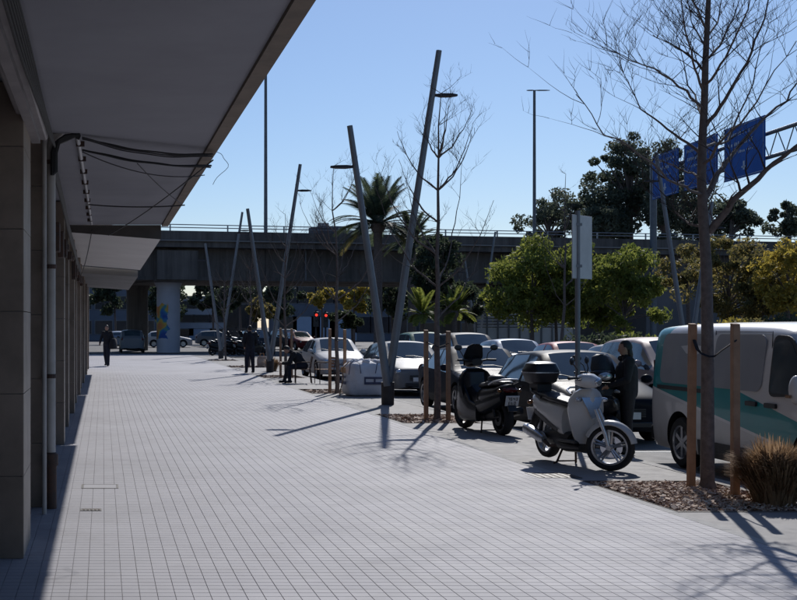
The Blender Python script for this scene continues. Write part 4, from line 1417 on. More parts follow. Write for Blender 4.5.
def van():
    W, H = 0.96, 1.93
    st = [
        (0.00, [(0, .28), (.60, .28), (.70, .50), (.68, .76), (.58, .88), (.42, .92), (0, .94)]),
        (0.12, [(0, .22), (.78, .23), (.88, .52), (.85, .84), (.74, .98), (.54, 1.02), (0, 1.05)]),
        (0.50, [(0, .20), (.90, .21), (.95, .56), (.92, .98), (.82, 1.08), (.62, 1.12), (0, 1.15)]),
        (0.85, [(0, .20), (.91, .21), (.96, .58), (.94, 1.06), (.87, 1.16), (.76, 1.20), (0, 1.24)]),
        (1.55, [(0, .20), (.91, .21), (.96, .58), (.95, 1.08), (.84, 1.72), (.74, 1.82), (0, 1.87)]),
        (1.72, [(0, .20), (.91, .21), (.96, .58), (.95, 1.08), (.84, 1.76), (.74, 1.86), (0, 1.92)]),
        (2.20, [(0, .20), (.91, .21), (.96, .58), (.955, 1.08), (.86, 1.78), (.76, 1.88), (0, H)]),
        (3.40, [(0, .20), (.91, .21), (.96, .58), (.955, 1.08), (.87, 1.78), (.77, 1.88), (0, H)]),
        (4.55, [(0, .20), (.91, .21), (.96, .58), (.955, 1.08), (.87, 1.77), (.77, 1.87), (0, 1.92)]),
        (4.90, [(0, .22), (.90, .23), (.95, .58), (.94, 1.08), (.86, 1.75), (.76, 1.85), (0, 1.895)]),
        (5.00, [(0, .28), (.82, .28), (.88, .58), (.88, 1.08), (.81, 1.68), (.70, 1.78), (0, 1.82)])]
    def tg(i, j):
        if j == 5 and i == 3: return 1
        if j == 0: return 4
        return 0
    ax = (0.95, 4.05)
    me = cage(st, tg, {'rows': {1: 0.8, 4: 0.35, 5: 0.3}, 'stations': {3: 0.4, 4: 0.4, 9: 0.6}}, ax, 0.40, W)
    t = thing('delivery_van', 'white and teal delivery van parked behind the nearest tree', 'van', (8.50, 12.72, ROAD), 0.0)
    for idx, nm, m2 in split_by_material(me, NAMES):
        m2.materials.append({0: m_van, 1: m_glass, 4: m_black, 5: m_arch}.get(idx, m_black))
        link(nm, m2, t)
    tm_, rm_ = wheel_meshes(0.335, 0.215, 6)
    for ay in ax:
        for sx in (1, -1):
            ty = link('tyre', tm_, t, loc=(sx * (W - 0.125), ay, 0.335))
            ty.rotation_euler.z = 0 if sx > 0 else PI
            link('rim', rm_, ty)
    # things laid on the flanks follow the slope of the side between belt and window top
    def side(sx, y, z, out=0.0):
        x = 0.955 if z < 1.08 else 0.955 - (z - 1.08) / 0.70 * 0.088
        if z < 0.58:
            x = 0.96 - (0.58 - z) * 0.10
        if y < 1.7:
            x -= (1.7 - y) * 0.012
        return (sx * (x - 0.006 + out), y, z)
    def panel(sx, poly, out0, out1, name, mat, parent=t, bev=0.0):
        a_ = [side(sx, y, z, out0) for y, z in poly]
        b_ = [side(sx, y, z, out1) for y, z in poly]
        n_ = len(poly)
        mb = MB().add(a_ + b_, [tuple(range(n_)), tuple(range(2 * n_ - 1, n_ - 1, -1))] + [(i, (i + 1) % n_, n_ + (i + 1) % n_, n_ + i) for i in range(n_)])
        return mb.build(name, mat, parent)
    def rounded(y0, y1, z0, z1, r):
        pts = []
        for cy, cz, a0 in ((y1 - r, z1 - r, 0), (y0 + r, z1 - r, 90), (y0 + r, z0 + r, 180), (y1 - r, z0 + r, 270)):
            for k in range(6):
                a_ = math.radians(a0 + k * 18)
                pts.append((cy + r * math.cos(a_), cz + r * math.sin(a_)))
        return pts
    def soften(poly, r):
        out = []
        n_ = len(poly)
        for i in range(n_):
            p, a_, b_ = Vector(poly[i]), Vector(poly[i - 1]), Vector(poly[(i + 1) % n_])
            da, db = (a_ - p), (b_ - p)
            ra, rb = min(r, da.length * .45), min(r, db.length * .45)
            p0, p2 = p + da.normalized() * ra, p + db.normalized() * rb
            for k in range(5):
                u = k / 4
                q = p0 * (1 - u) ** 2 + p * 2 * u * (1 - u) + p2 * u * u
                out.append((q.x, q.y))
        return out
    for sx in (-1, 1):
        pl_ = panel(sx, rounded(1.98, 3.18, 1.10, 1.76, 0.12), -0.004, 0.006, 'blank_window', m_vanpanel)
        pl_ = panel(sx, rounded(3.28, 4.66, 1.10, 1.76, 0.14), -0.004, 0.006, 'blank_window', m_vanpanel)
        gl = panel(sx, soften([(0.98, 1.13), (1.78, 1.09), (1.80, 1.72), (1.48, 1.71), (1.20, 1.42)], .10), -0.01, 0.008, 'door_window', m_glass)
        panel(sx, soften([(0.94, 1.10), (1.81, 1.055), (1.83, 1.76), (1.45, 1.75), (1.14, 1.44)], .12), -0.01, 0.004, 'window_seal', m_black)
        panel(sx, [(3.26, 1.015), (4.70, 1.015), (4.70, 1.065), (3.26, 1.065)], -0.004, 0.010, 'slide_rail', m_black)
        for y0, y1, z0, z1 in ((1.872, 1.882, 0.30, 1.80), (3.225, 3.235, 0.30, 1.80), (1.9, 3.22, 1.785, 1.793), (0.86, 1.86, 0.285, 0.295), (1.9, 3.2, 0.285, 0.295)):
            panel(sx, [(y0, z0), (y1, z0), (y1, z1), (y0, z1)], -0.003, 0.0025, 'door_seam', m_black)
        for y0 in (1.62, 2.05):
            panel(sx, rounded(y0, y0 + 0.24, 0.93, 0.985, 0.02), -0.002, 0.028, 'door_handle', m_black)
        panel(sx, [(1.4, 0.22), (3.55, 0.22), (3.55, 0.42), (1.4, 0.42)], -0.004, 0.012, 'side_moulding', m_black)
        MB().ell((sx * 1.06, 1.02, 1.17), (0.07, 0.09, 0.16), 14, 10).tube((sx * 0.90, 1.04, 1.08), (sx * 1.04, 1.03, 1.12), 0.04, 0.04, 8).build('wing_mirror', m_van, t, smooth=True)
        MB().obox((sx * 1.135, 1.04, 1.10), (0.012, 0.10, 0.03)).build('indicator', m_orange, t)
        MB().ell((sx * 0.74, 0.10, 0.82), (0.15, 0.10, 0.16), 14, 8).build('headlight', m_lens, t, smooth=True)
        MB().bx(sx * 0.84 - 0.04, sx * 0.84 + 0.04, 4.94, 5.005, 0.95, 1.40).build('tail_light', m_redlens, t, bevel=0.015)
    g = MB()
    for q in range(4):
        g.bx(-0.42, 0.42, -0.012, 0.06, 0.62 + 0.05 * q, 0.65 + 0.05 * q)
    g.build('grille', m_black, t)
    MB().bx(-0.26, 0.26, -0.03, 0.0, 0.42, 0.53).build('number_plate', m_plate, t)
    MB().bx(-0.86, 0.86, -0.008, 0.1, 0.3, 0.5).bx(-0.9, 0.9, 4.95, 5.04, 0.3, 0.5).build('bumper', m_black, t, bevel=0.03)
    for k in range(5):
        pass
    return t
van()

# ------------------------------------------------------------------ scooters
def sup(x, hw, z0, z1, n=18, p=2.7, yc=0.0, axis='x'):
    out = []
    for k in range(n):
        a = 2 * PI * k / n
        c, s = math.cos(a), math.sin(a)
        y = yc + hw * math.copysign(abs(c) ** (2 / p), c)
        z = (z0 + z1) / 2 + (z1 - z0) / 2 * math.copysign(abs(s) ** (2 / p), s)
        out.append((x, y, z))
    return out


def xf(mb, m):
    mb.v = [tuple(m @ Vector(p)) for p in mb.v]
    return mb


def scooter_wheel(t, c, R_, w, xm=None, spokes=5, rimmat=None):
    ty = MB().lathe([(R_ * 0.74, -w / 2 * .8), (R_ * 0.88, -w / 2), (R_ * 0.96, -w * 0.38), (R_, 0), (R_ * 0.96, w * 0.38), (R_ * 0.88, w / 2), (R_ * 0.74, w / 2 * .8), (R_ * 0.72, 0)], c, 'y', 40, close=True)
    rm_ = MB().lathe([(R_ * 0.68, -w * 0.40), (R_ * 0.75, -w * 0.42), (R_ * 0.75, w * 0.42), (R_ * 0.68, w * 0.40), (R_ * 0.66, 0)], c, 'y', 40, close=True)
    rm_.lathe([(0, -w * 0.45), (R_ * 0.14, -w * 0.45), (R_ * 0.14, w * 0.45), (0, w * 0.45)], c, 'y', 16)
    for k in range(spokes):
        a = 2 * PI * k / spokes + 0.3
        for off in (-0.11, 0.11):
            p0 = (c[0] + R_ * 0.12 * math.cos(a + off * 2), c[1], c[2] + R_ * 0.12 * math.sin(a + off * 2))
            p1 = (c[0] + R_ * 0.71 * math.cos(a + off), c[1], c[2] + R_ * 0.71 * math.sin(a + off))
            rm_.path([p0, p1], [0.017, 0.012], 6)
    disc = MB().lathe([(R_ * 0.22, w * 0.52), (R_ * 0.46, w * 0.52), (R_ * 0.46, w * 0.56), (R_ * 0.22, w * 0.56)], c, 'y', 30, close=True)
    for q in (ty, rm_, disc):
        if xm is not None: xf(q, xm)
    o = ty.build('tyre', m_tyre, t, smooth=True)
    rm_.build('rim', rimmat or m_rim, o, smooth=True)
    disc.build('brake_disc', rimmat or m_chrome, o, smooth=True)
    return o


def scooter(label, loc, rz, k, group='parked scooters'):
    t = thing('scooter', label, 'scooter', loc, rz, group)
    R_, wb = k['R'], k['wb']
    fx, rx = wb / 2, -wb / 2
    piv = fx - 0.16
    st = Matrix.Translation((piv, 0, 0)) @ Matrix.Rotation(k['steer'], 4, 'Z') @ Matrix.Translation((-piv, 0, 0))
    P, D = k['paint'], k['dark']
    scooter_wheel(t, (fx, 0, R_), R_, k['tw'], st, 5, k.get('front_rim'))
    scooter_wheel(t, (rx, 0, R_ + k.get('lift', 0)), R_, k['tw'] * 1.1, None, 5, k.get('rear_rim'))
    # fork and mudguard
    fk = MB()
    for s in (1, -1):
        fk.path([(fx, s * 0.075, R_), (fx - 0.035, s * 0.08, R_ + 0.16), (fx - 0.15, s * 0.075, R_ + 0.46)], [0.024, 0.026, 0.022], 10)
        fk.tube((fx, s * 0.055, R_), (fx, s * 0.10, R_), 0.03)
    xf(fk, st).build('fork', k['forkmat'], t, smooth=True)
    secs = []
    for i in range(15):
        a = math.radians(12 + i * 10.2)
        rr = R_ + 0.035 + 0.012 * math.sin(i / 14 * PI)
        w = 0.062 + 0.028 * math.sin(min(1, i / 9) * PI * 0.9)
        ring = []
        for u in (-1, -0.85, -0.5, 0, 0.5, 0.85, 1):
            drop_ = 0.05 * abs(u) ** 2.2
            ring.append((fx + (rr - drop_) * math.cos(a), u * w, R_ + (rr - drop_) * math.sin(a)))
        for u in (1, 0.5, 0, -0.5, -1):
            drop_ = 0.05 * abs(u) ** 2.2 + 0.012
            ring.append((fx + (rr - drop_) * math.cos(a), u * w * .95, R_ + (rr - drop_) * math.sin(a)))
        secs.append(ring)
    xf(MB().loft(secs), st).build('front_mudguard', P, t, smooth=True)
    # leg shield: crescent sections stacked upwards
    H0, H1 = 0.30, k['shield']
    secs = []
    for i, (f, hw, xc, back) in enumerate(((0, .10, fx - .36, .05), (.14, .15, fx - .33, .08), (.35, .20, fx - .29, .11), (.6, .235, fx - .25, .15), (.8, .225, fx - .24, .15), (.93, .17, fx - .255, .11), (1.0, .10, fx - .28, .05))):
        hw *= k['wide']
        z = H0 + (H1 - H0) * f
        outer = []
        for u in (-1, -.85, -.6, -.3, 0, .3, .6, .85, 1):
            outer.append((xc - back * abs(u) ** 1.8, u * hw, z))
        inner = [(p[0] - 0.055, p[1] * 0.93, p[2]) for p in reversed(outer)]
        secs.append(outer + inner)
    MB().loft(secs).build('leg_shield', P, t, smooth=True)
    inn = MB().loft([[(fx - .42, -.12, .33), (fx - .42, .12, .33), (fx - .52, .10, .33), (fx - .52, -.10, .33)],
                     [(fx - .37, -.19 * k['wide'], .62), (fx - .37, .19 * k['wide'], .62), (fx - .50, .13, .62), (fx - .50, -.13, .62)],
                     [(fx - .345, -.17 * k['wide'], H1 - .06), (fx - .345, .17 * k['wide'], H1 - .06), (fx - .44, .11, H1 - .06), (fx - .44, -.11, H1 - .06)]])
    inn.build('inner_shield', m_black, t, bevel=0.02)
    # badge panel with indicators in the shield
    em = MB().loft([[(fx - .235 + .006, -.02, H1 - .36), (fx - .235 + .006, .02, H1 - .36), (fx - .25, 0, H1 - .36)],
                    [(fx - .245 + .012, -.085, H1 - .22), (fx - .245 + .012, .085, H1 - .22), (fx - .28, 0, H1 - .22)],
                    [(fx - .265 + .012, -.14, H1 - .10), (fx - .265 + .012, .14, H1 - .10), (fx - .3, 0, H1 - .10)]])
    em.build('front_panel', k['emblem'], t, smooth=True)
    for s in (1, -1):
        m_ = Matrix.Rotation(-s * 0.6, 3, 'Z')
        MB().ell((fx - .29, s * .155 * k['wide'], H1 - .13), (.035, .065, .03), 12, 8, m_).build('indicator', m_lens, t, smooth=True)
    # handlebar, cowl, mirrors
    hz = H1 + 0.11
    hc = piv - 0.13
    cw = MB()
    cw.loft([sup(hc - .10, .10, hz - .06, hz + .05), sup(hc, .17, hz - .09, hz + .09), sup(hc + .09, .14, hz - .10, hz + .08), sup(hc + .15, .09, hz - .07, hz + .04), sup(hc + .17, .03, hz - .03, hz + .01)])
    xf(cw, st).build('headlight_cowl', P, t, smooth=True)
    xf(MB().ell((hc + .135, 0, hz - .015), (.055, .105, .06), 16, 10), st).build('headlight', m_lens, t, smooth=True)
    hb = MB()
    for s in (1, -1):
        hb.path([(hc - .02, s * .10, hz + .01), (hc - .06, s * .22, hz + .035), (hc - .10, s * .36, hz + .03)], [0.018, 0.017, 0.02], 10)
        hb.path([(hc - .02, s * .16, hz + .01), (hc + .02, s * .26, hz + .02), (hc - .02, s * .36, hz + .015)], 0.007, 6)
    xf(hb, st).build('handlebar', m_black, t, smooth=True)
    for s in (1, -1):
        mr = MB().path([(hc - .05, s * .21, hz + .04), (hc - .03, s * .25, hz + .14), (hc - .06, s * .31, hz + .20)], 0.008, 6)
        mr.ell((hc - .07, s * .34, hz + .24), (.022, .075, .05), 14, 8)
        xf(mr, st).build('mirror', m_black, t, smooth=True)
    if k.get('screen'):
        sc = []
        for z, x, hw in ((hz - .06, hc + .13, .15), (hz + .1, hc + .08, .17), (hz + .26, hc + .0, .13), (hz + .30, hc - .02, .06)):
            a_ = [(x - .08 * abs(u) ** 2, u * hw, z) for u in (-1, -.5, 0, .5, 1)]
            sc.append(a_ + [(p[0] - .012, p[1], p[2]) for p in reversed(a_)])
        MB().loft(sc).build('wind_screen', m_black, t, smooth=True)
    # floor, engine, tail
    W = k['wide']
    MB().bx(-.17, fx - .40, -.15 * W, .15 * W, .29, .335).build('footboard', m_black, t, bevel=0.015)
    MB().loft([sup(fx - .38, .11, .19, .30), sup(-.05, .15 * W, .17, .31), sup(-.30, .12, .20, .34)]).build('belly_pan', D, t, smooth=True)
    MB().loft([sup(.0, .10, .22, .40), sup(-.25, .12, .19, .46), sup(rx + .12, .11, .22, .42), sup(rx - .06, .09, .25, .38)]).build('engine', m_black, t, smooth=True)
    sh = k['seat']
    MB().loft([sup(-.10, .12 * W, .34, sh - .09), sup(-.18, .155 * W, .36, sh - .05), sup(-.36, .165 * W, .44, sh - .03), sup(rx, .15 * W, .54, sh - .01), sup(rx - .18, .115 * W, .63, sh + .03), sup(rx - .30, .06 * W, .70, sh + .03)]).build('rear_body', P, t, smooth=True)
    for s in (1, -1):
        MB().loft([[(-.16, s * .158 * W, .42), (-.16, s * .163 * W, .46), (-.14, s * .145 * W, .44)],
                   [(-.42, s * .167 * W, .50), (-.42, s * .171 * W, .56), (-.42, s * .14 * W, .53)],
                   [(rx - .1, s * .138 * W, .62), (rx - .1, s * .142 * W, .68), (rx - .1, s * .11 * W, .65)]]).build('side_strip', m_black, t)
    MB().loft([sup(.02, .07, sh - .08, sh - .03), sup(-.06, .12, sh - .07, sh + .0), sup(-.28, .15 * W, sh - .05, sh + .035), sup(-.42, .15 * W, sh - .04, sh + .045), sup(-.48, .145 * W, sh - .03, sh + .075), sup(rx - .05, .125 * W, sh - .01, sh + .085), sup(rx - .16, .07, sh + .01, sh + .07)]).build('seat', m_seat, t, smooth=True)
    gr = MB()
    gr.path([(rx + .1, .15 * W, sh + .01), (rx - .12, .16 * W, sh + .07), (rx - .26, .10 * W, sh + .10), (rx - .28, 0, sh + .105), (rx - .26, -.10 * W, sh + .10), (rx - .12, -.16 * W, sh + .07), (rx + .1, -.15 * W, sh + .01)], 0.016, 8)
    gr.build('grab_rail', k['rail'], t, smooth=True)
    MB().ell((rx - .27, 0, sh - .06), (.05, .10 * W, .05), 14, 8).build('tail_light', m_redlens, t, smooth=True)
    for s in (1, -1):
        MB().ell((rx - .24, s * .13 * W, sh - .075), (.04, .035, .028), 10, 8).build('rear_indicator', m_orange, t, smooth=True)
    MB().loft([[(rx - .20, -.06, sh - .14), (rx - .20, .06, sh - .14), (rx - .22, .06, sh - .13), (rx - .22, -.06, sh - .13)],
               [(rx - .36, -.07, .40), (rx - .36, .07, .40), (rx - .39, .07, .41), (rx - .39, -.07, .41)]]).build('rear_mudguard', m_black, t)
    m_ = Matrix.Rotation(-0.32, 3, 'Y')
    pl_ = MB().obox((rx - .345, 0, sh - .23), (.012, .22, .17), m_).build('number_plate', m_plate, t, bevel=0.003)
    ink = MB()
    for row, z in enumerate((.035, -.035)):
        for q in range(4 if row == 0 else 3):
            yy = (q - (1.5 if row == 0 else 1)) * .045
            cells = [(-.012, .011, .007, .026), (.012, .011, .007, .026), (-.012, -.011, .007, .026), (.012, -.011, .007, .026), (0, .022, .03, .007), (0, 0, .03, .007), (0, -.022, .03, .007)]
            for cy_, cz_, wy_, wz_ in [cells[i] for i in ((1, 3, 4, 5, 6), (0, 1, 3, 5), (0, 2, 3, 4, 5, 6), (1, 3, 4), (0, 1, 2, 3, 4, 6), (0, 2, 5, 6), (0, 2, 4, 5, 6))[row * 4 + q]]:
                c = m_ @ Vector((-.0085, yy - cy_, z + cz_))
                ink.obox(Vector((rx - .345, 0, sh - .23)) + c, (.004, wy_, wz_), m_)
    ink.build('plate_lettering', m_ink, pl_)
    # shock absorbers, exhaust on the right, stand
    for s in (1, -1):
        MB().path([(rx + .02, s * .125, R_ + .02), (rx + .10, s * .13, .60)], 0.025, 10).build('shock_absorber', m_black, t, smooth=True)
    MB().path([(-.20, -.10, .24), (-.36, -.15, .22), (-.46, -.185, .30)], [.02, .022, .03], 10).build('exhaust_pipe', m_iron, t, smooth=True)
    ex = MB().loft([sup(-.42, .04, .255, .34, yc=-.185), sup(-.50, .062, .255, .385, yc=-.19), sup(rx - .12, .068, .32, .46, yc=-.19), sup(rx - .21, .06, .345, .465, yc=-.19), sup(rx - .225, .03, .375, .435, yc=-.19)])
    ex.build('silencer', k['exhaust'], t, smooth=True)
    sd = MB()
    for s in (1, -1):
        sd.path([(-.12, s * .08, .24), (-.20, s * .13, .03), (-.24, s * .15, 0.012)], 0.014, 8)
    sd.tube((-.20, -.13, .04), (-.20, .13, .04), .01)
    sd.build('centre_stand', m_iron, t, smooth=True)
    if k.get('bulky'):
        MB().loft([sup(fx - .36, .15 * W, .30, H1 - .16), sup(.12, .13 * W, .28, .66), sup(-.06, .15 * W, .27, .68), sup(-.22, .165 * W, .27, sh - .04)]).build('centre_tunnel', P, t, smooth=True)
        MB().loft([sup(-.12, .17 * W, .24, .60), sup(-.40, .175 * W, .30, .66), sup(rx, .165 * W, .40, .72), sup(rx - .22, .12 * W, .52, .76)]).build('rear_fairing', P, t, smooth=True)
        MB().loft([sup(fx - .22, .17 * W, .42, .70), sup(fx - .06, .14 * W, .56, .86), sup(fx + .03, .07 * W, .66, .82)]).build('nose_fairing', P, t, smooth=True)
        for s in (1, -1):
            MB().loft([sup(fx + .02, .035, .30, .62, yc=s * .13), sup(fx - .16, .05, .20, .74, yc=s * .17), sup(fx - .36, .06, .17, .80, yc=s * .19), sup(.10, .05, .17, .52, yc=s * .19), sup(-.2, .05, .18, .46, yc=s * .18)]).build('side_skirt', P, t, smooth=True)
        MB().ell((-.50, 0, sh + .10), (.15, .14, .07), 16, 10).build('backrest', m_seat, t, smooth=True)
    if k.get('box'):
        bxx = rx - .19
        lo = MB().loft([sup(z, .1, 0, 1) for z in (0, 1)])
        def ringz(z, hx, hy, p=3.2, n=28):
            return [(bxx + hx * math.copysign(abs(math.cos(2 * PI * q / n)) ** (2 / p), math.cos(2 * PI * q / n)), hy * math.copysign(abs(math.sin(2 * PI * q / n)) ** (2 / p), math.sin(2 * PI * q / n)), z) for q in range(n)]
        z0 = sh + .17
        MB().loft([ringz(z0, .12, .13), ringz(z0 + .03, .17, .18), ringz(z0 + .14, .20, .215), ringz(z0 + .15, .205, .22)]).build('top_box', m_black, t, smooth=True)
        MB().loft([ringz(z0 + .152, .205, .22), ringz(z0 + .19, .20, .215), ringz(z0 + .27, .165, .18), ringz(z0 + .295, .10, .12), ringz(z0 + .298, .05, .06)]).build('top_box_lid', m_blackgloss, t, smooth=True)
        MB().loft([ringz(z0 + .145, .208, .223), ringz(z0 + .16, .208, .223)]).build('top_box_seam', m_rim, t)
        MB().bx(bxx - .12, bxx + .1, -.1, .1, sh + .06, z0 + .001).build('rack', m_black, t)
    return t

k_white = dict(R=.285, wb=1.34, tw=.105, steer=math.radians(46), paint=m_silverp, dark=m_black, forkmat=m_rim, shield=.98, wide=1.0, seat=.82, emblem=M('badge_panel', (0.30, 0.35, 0.44), (0.36, 0.41, 0.50), 4, 0.2, metal=0.7), rail=m_black, exhaust=m_rim, box=True, lift=0.035)
a = math.radians(-81)
scooter('white and silver scooter with black top box by the nearest planting bed', (6.03 - .67 * math.cos(a), 15.42 - .67 * math.sin(a), -.004), a, k_white)
k_dark = dict(R=.275, wb=1.46, tw=.135, steer=math.radians(8), paint=m_blackgloss, dark=m_black, forkmat=m_black, shield=1.04, wide=1.28, seat=.80, emblem=m_blackgloss, rail=m_rim, exhaust=m_black, screen=True, rear_rim=m_black, front_rim=m_black, bulky=True, lift=0.0)
a = math.radians(97)
s2 = scooter('black maxi scooter seen from behind beside a staked tree', (6.42 + .73 * -math.cos(a) * -1, 20.55 + .73, -.004), a, k_dark)
s3 = dup(s2, (7.15, 76.5, -.004), 0.5, 'left of the black motorbikes at the pavement end', 'parked scooters')
dup(s2, (8.0, 76.9, -.004), 0.7, 'middle of the black motorbikes at the pavement end', 'parked scooters')
dup(s2, (8.8, 76.6, -.004), 0.4, 'right of the black motorbikes at the pavement end', 'parked scooters')
dup(s2, (7.30, 19.0, ROAD), math.radians(-97), 'black motorbike standing between the white scooter and the person', 'parked scooters')

# ------------------------------------------------------------------ rubble sack
def sack():
    x, y, _ = G(365, 396)
    t = thing('rubble_sack', 'big white woven rubble sack standing on the concrete strip', 'sack', (x + .03, y + .3, -.004))
    rnd = random.Random(2)
    secs = []
    n_ = 40
    for i, (z, s, p) in enumerate(((0.0, .84, 4), (.03, .95, 4), (.15, 1.04, 3.6), (.32, 1.08, 3.4), (.5, 1.06, 3.4), (.66, 1.02, 3.2), (.76, .96, 3), (.82, .88, 3), (.86, .6, 2.6), (.885, .2, 2.4))):
        ring = []
        for q in range(n_):
            a_ = 2 * PI * q / n_
            r_ = .50 * s * (1 + .03 * math.sin(a_ * 5 + i * .9) + .02 * math.sin(a_ * 11 - i * 1.7) + rnd.gauss(0, .012))
            ring.append((r_ * math.copysign(abs(math.cos(a_)) ** (2 / p), math.cos(a_)), r_ * math.copysign(abs(math.sin(a_)) ** (2 / p), math.sin(a_)), z + (rnd.gauss(0, .018) if i > 6 else rnd.gauss(0, .005) if i else 0)))
        secs.append(ring)
    body = MB().loft(secs).build('bag', m_sack, t, smooth=True, sub=1)
    rub = MB()
    for q in range(26):
        a_, r_ = rnd.uniform(0, 2 * PI), .40 * math.sqrt(rnd.random())
        m_ = Matrix.Rotation(rnd.uniform(0, 3), 3, 'Z') @ Matrix.Rotation(rnd.uniform(-.6, .6), 3, 'X')
        rub.ell((r_ * math.cos(a_), r_ * math.sin(a_), .86 + rnd.uniform(-.02, .03)), (rnd.uniform(.05, .13), rnd.uniform(.05, .11), rnd.uniform(.03, .06)), 9, 6, m_)
    rub.build('folded_cloth', m_sack, t, smooth=True)
    for sx in (-1, 1):
        for sy in (-1, 1):
            MB().path([(sx * .47, sy * .50, .55), (sx * .45, sy * .55, .80), (sx * .36, sy * .56, .90), (sx * .22, sy * .56, .83), (sx * .18, sy * .55, .58)], .022, 6, flat=.4).build('lifting_loop', m_sackband, t, smooth=True)
    for z0, z1 in ((.30, .36), (.44, .49)):
        MB().bx(-.10, .44, -.556, -.544, z0, z1).build('print_band', m_sackband, t)
    MB().bx(-.10, -.06, -.556, -.544, .36, .44).bx(.40, .44, -.556, -.544, .36, .44).bx(.14, .18, -.556, -.544, .36, .44).build('print_band', m_sackband, t)
    MB().bx(-.556, -.544, -.44, .3, .30, .37).bx(-.556, -.544, -.44, .3, .46, .50).build('print_band', m_sackband, t)
    MB().bx(-.548, -.536, -.40, .2, .58, .72).build('print_patch', m_sackprint, t)
    MB().path([(-.45, -.4, .86), (-.62, -.42, .70), (-.60, -.45, .45), (-.66, -.44, .2), (-.7, -.5, .02)], .014, 6).build('rope', m_straw, t, smooth=True)
sack()

# ------------------------------------------------------------------ people
def person(label, loc, rz, J, top, legs, hair_long=False, scale=1.0, bag=None, hood=None, bulk=1.0):
    """J: joint positions, facing +y. One closed skin is grown round the joints, then faces take cloth or skin."""
    t = thing('person', label, 'person', loc, rz)
    mb = MB()
    segs = []
    def cap(a_, b_, r0, r1, tagname, n=12):
        a_, b_ = Vector(a_), Vector(b_)
        if tagname in ('top', 'legs'):
            r0, r1 = r0 * bulk, r1 * bulk
        mb.path([a_, b_], [r0, r1], n)
        mb.ell(a_, (r0,) * 3, n, 8)
        mb.ell(b_, (r1,) * 3, n, 8)
        segs.append((a_, b_, tagname))
    P = {k_: Vector(v) for k_, v in J.items()}
    cap(P['pelvis'], P['chest'], .135, .145, 'top')
    mb.ell((P['pelvis'] + P['chest']) / 2, (.165, .115, .26), 16, 10)
    mb.ell(P['chest'], (.185, .12, .16), 16, 10)
    mb.ell(P['pelvis'], (.165, .13, .13), 16, 10)
    cap(P['chest'] + (P['neck'] - P['chest']) * .4, P['neck'], .085, .056, 'top')
    cap(P['neck'], P['head'], .052, .06, 'skin')
    f = Vector(J.get('look', (0, 1, 0))).normalized()
    upv = (P['head'] - P['neck']).normalized()
    side = f.cross(upv).normalized()
    f = upv.cross(side).normalized()
    mh = Matrix((side, f, upv)).transposed()
    h_ = P['head'] + upv * .03
    mb.ell(h_, (.073, .092, .115), 16, 12, mh)
    mb.ell(h_ + f * .03 - upv * .06, (.055, .06, .062), 12, 8, mh)
    mb.ell(h_ + f * .094 - upv * .012, (.014, .022, .026), 8, 6, mh)
    for s in (1, -1):
        mb.ell(h_ + side * (s * .074) - upv * .005, (.012, .022, .033), 8, 6, mh)
    segs.append((h_ - upv * .06, h_ + upv * .06, 'skin'))
    for s in ('l', 'r'):
        cap(P['chest'] + (P['neck'] - P['chest']) * .35, P['sh' + s], .085, .07, 'top')
        cap(P['sh' + s], P['el' + s], .065, .048, 'top')
        cap(P['el' + s], P['wr' + s], .05, .036, 'top')
        d = (P['wr' + s] - P['el' + s]).normalized()
        o_ = d.orthogonal().normalized()
        if abs(o_.y) < .5:
            o_ = d.cross(o_).normalized()
        b_ = d.cross(o_).normalized()
        palm = P['wr' + s] + d * .055
        cap(P['wr' + s] + d * .01, palm + d * .02, .026, .03, 'skin')
        for q, (u, L) in enumerate(((-.027, .060), (-.009, .072), (.009, .075), (.027, .064))):
            p0 = palm + d * .028 + o_ * u
            p1 = p0 + d * L * .55 + b_ * .008
            p2 = p1 + d * L * .4 + b_ * .028
            mb.path([p0, p1, p2], [.0105, .010, .008], 7)
            segs.append((p0, p2, 'skin'))
        p0 = palm - d * .01 + o_ * .03
        p1 = p0 + o_ * .022 + d * .028
        p2 = p1 + d * .03 + b_ * .012
        mb.path([p0, p1, p2], [.013, .011, .009], 7)
        segs.append((p0, p2, 'skin'))
        cap(P['pelvis'] + (P['hip' + s] - P['pelvis']) * .7, P['kn' + s], .098, .066, 'legs')
        cap(P['kn' + s], P['an' + s], .066, .046, 'legs')
        dd = Vector(J.get('toe' + s, (0, 1, 0))).normalized()
        cap(P['an' + s] - Vector((0, 0, .035)) - dd * .04, P['an' + s] + dd * .14 - Vector((0, 0, .045)), .042, .038, 'shoe')
    me = mb.mesh('body')
    o = bpy.data.objects.new('body', me)
    COL.objects.link(o)
    r = o.modifiers.new('r', 'REMESH')
    r.mode = 'VOXEL'
    r.voxel_size = .0105
    sm = o.modifiers.new('s', 'SMOOTH')
    sm.factor = .5
    sm.iterations = 5
    res = evaluated(o)
    drop(o)
    for m_ in (top, legs, m_skin, m_shoe):
        res.materials.append(m_)
    idx = {'top': 0, 'legs': 1, 'skin': 2, 'shoe': 3}
    cen = np.array([p.center[:] for p in res.polygons])
    best = np.full(len(cen), 9.0)
    mi = np.zeros(len(cen), dtype=np.int32)
    for a_, b_, nm in segs:
        A, B = np.array(a_), np.array(b_)
        ab = B - A
        tt = np.clip(((cen - A) @ ab) / (ab @ ab + 1e-9), 0, 1)
        dist = np.linalg.norm(cen - (A + tt[:, None] * ab), axis=1) - (.05 if nm in ('top', 'legs') else .03)
        w_ = dist < best
        best[w_] = dist[w_]
        mi[w_] = idx[nm]
    res.polygons.foreach_set('material_index', mi)
    res.shade_smooth()
    body = link('body', res, t)
    hr = MB()
    hr.ell(h_ + upv * .022 - f * .02, (.081, .094, .108), 16, 12, mh)
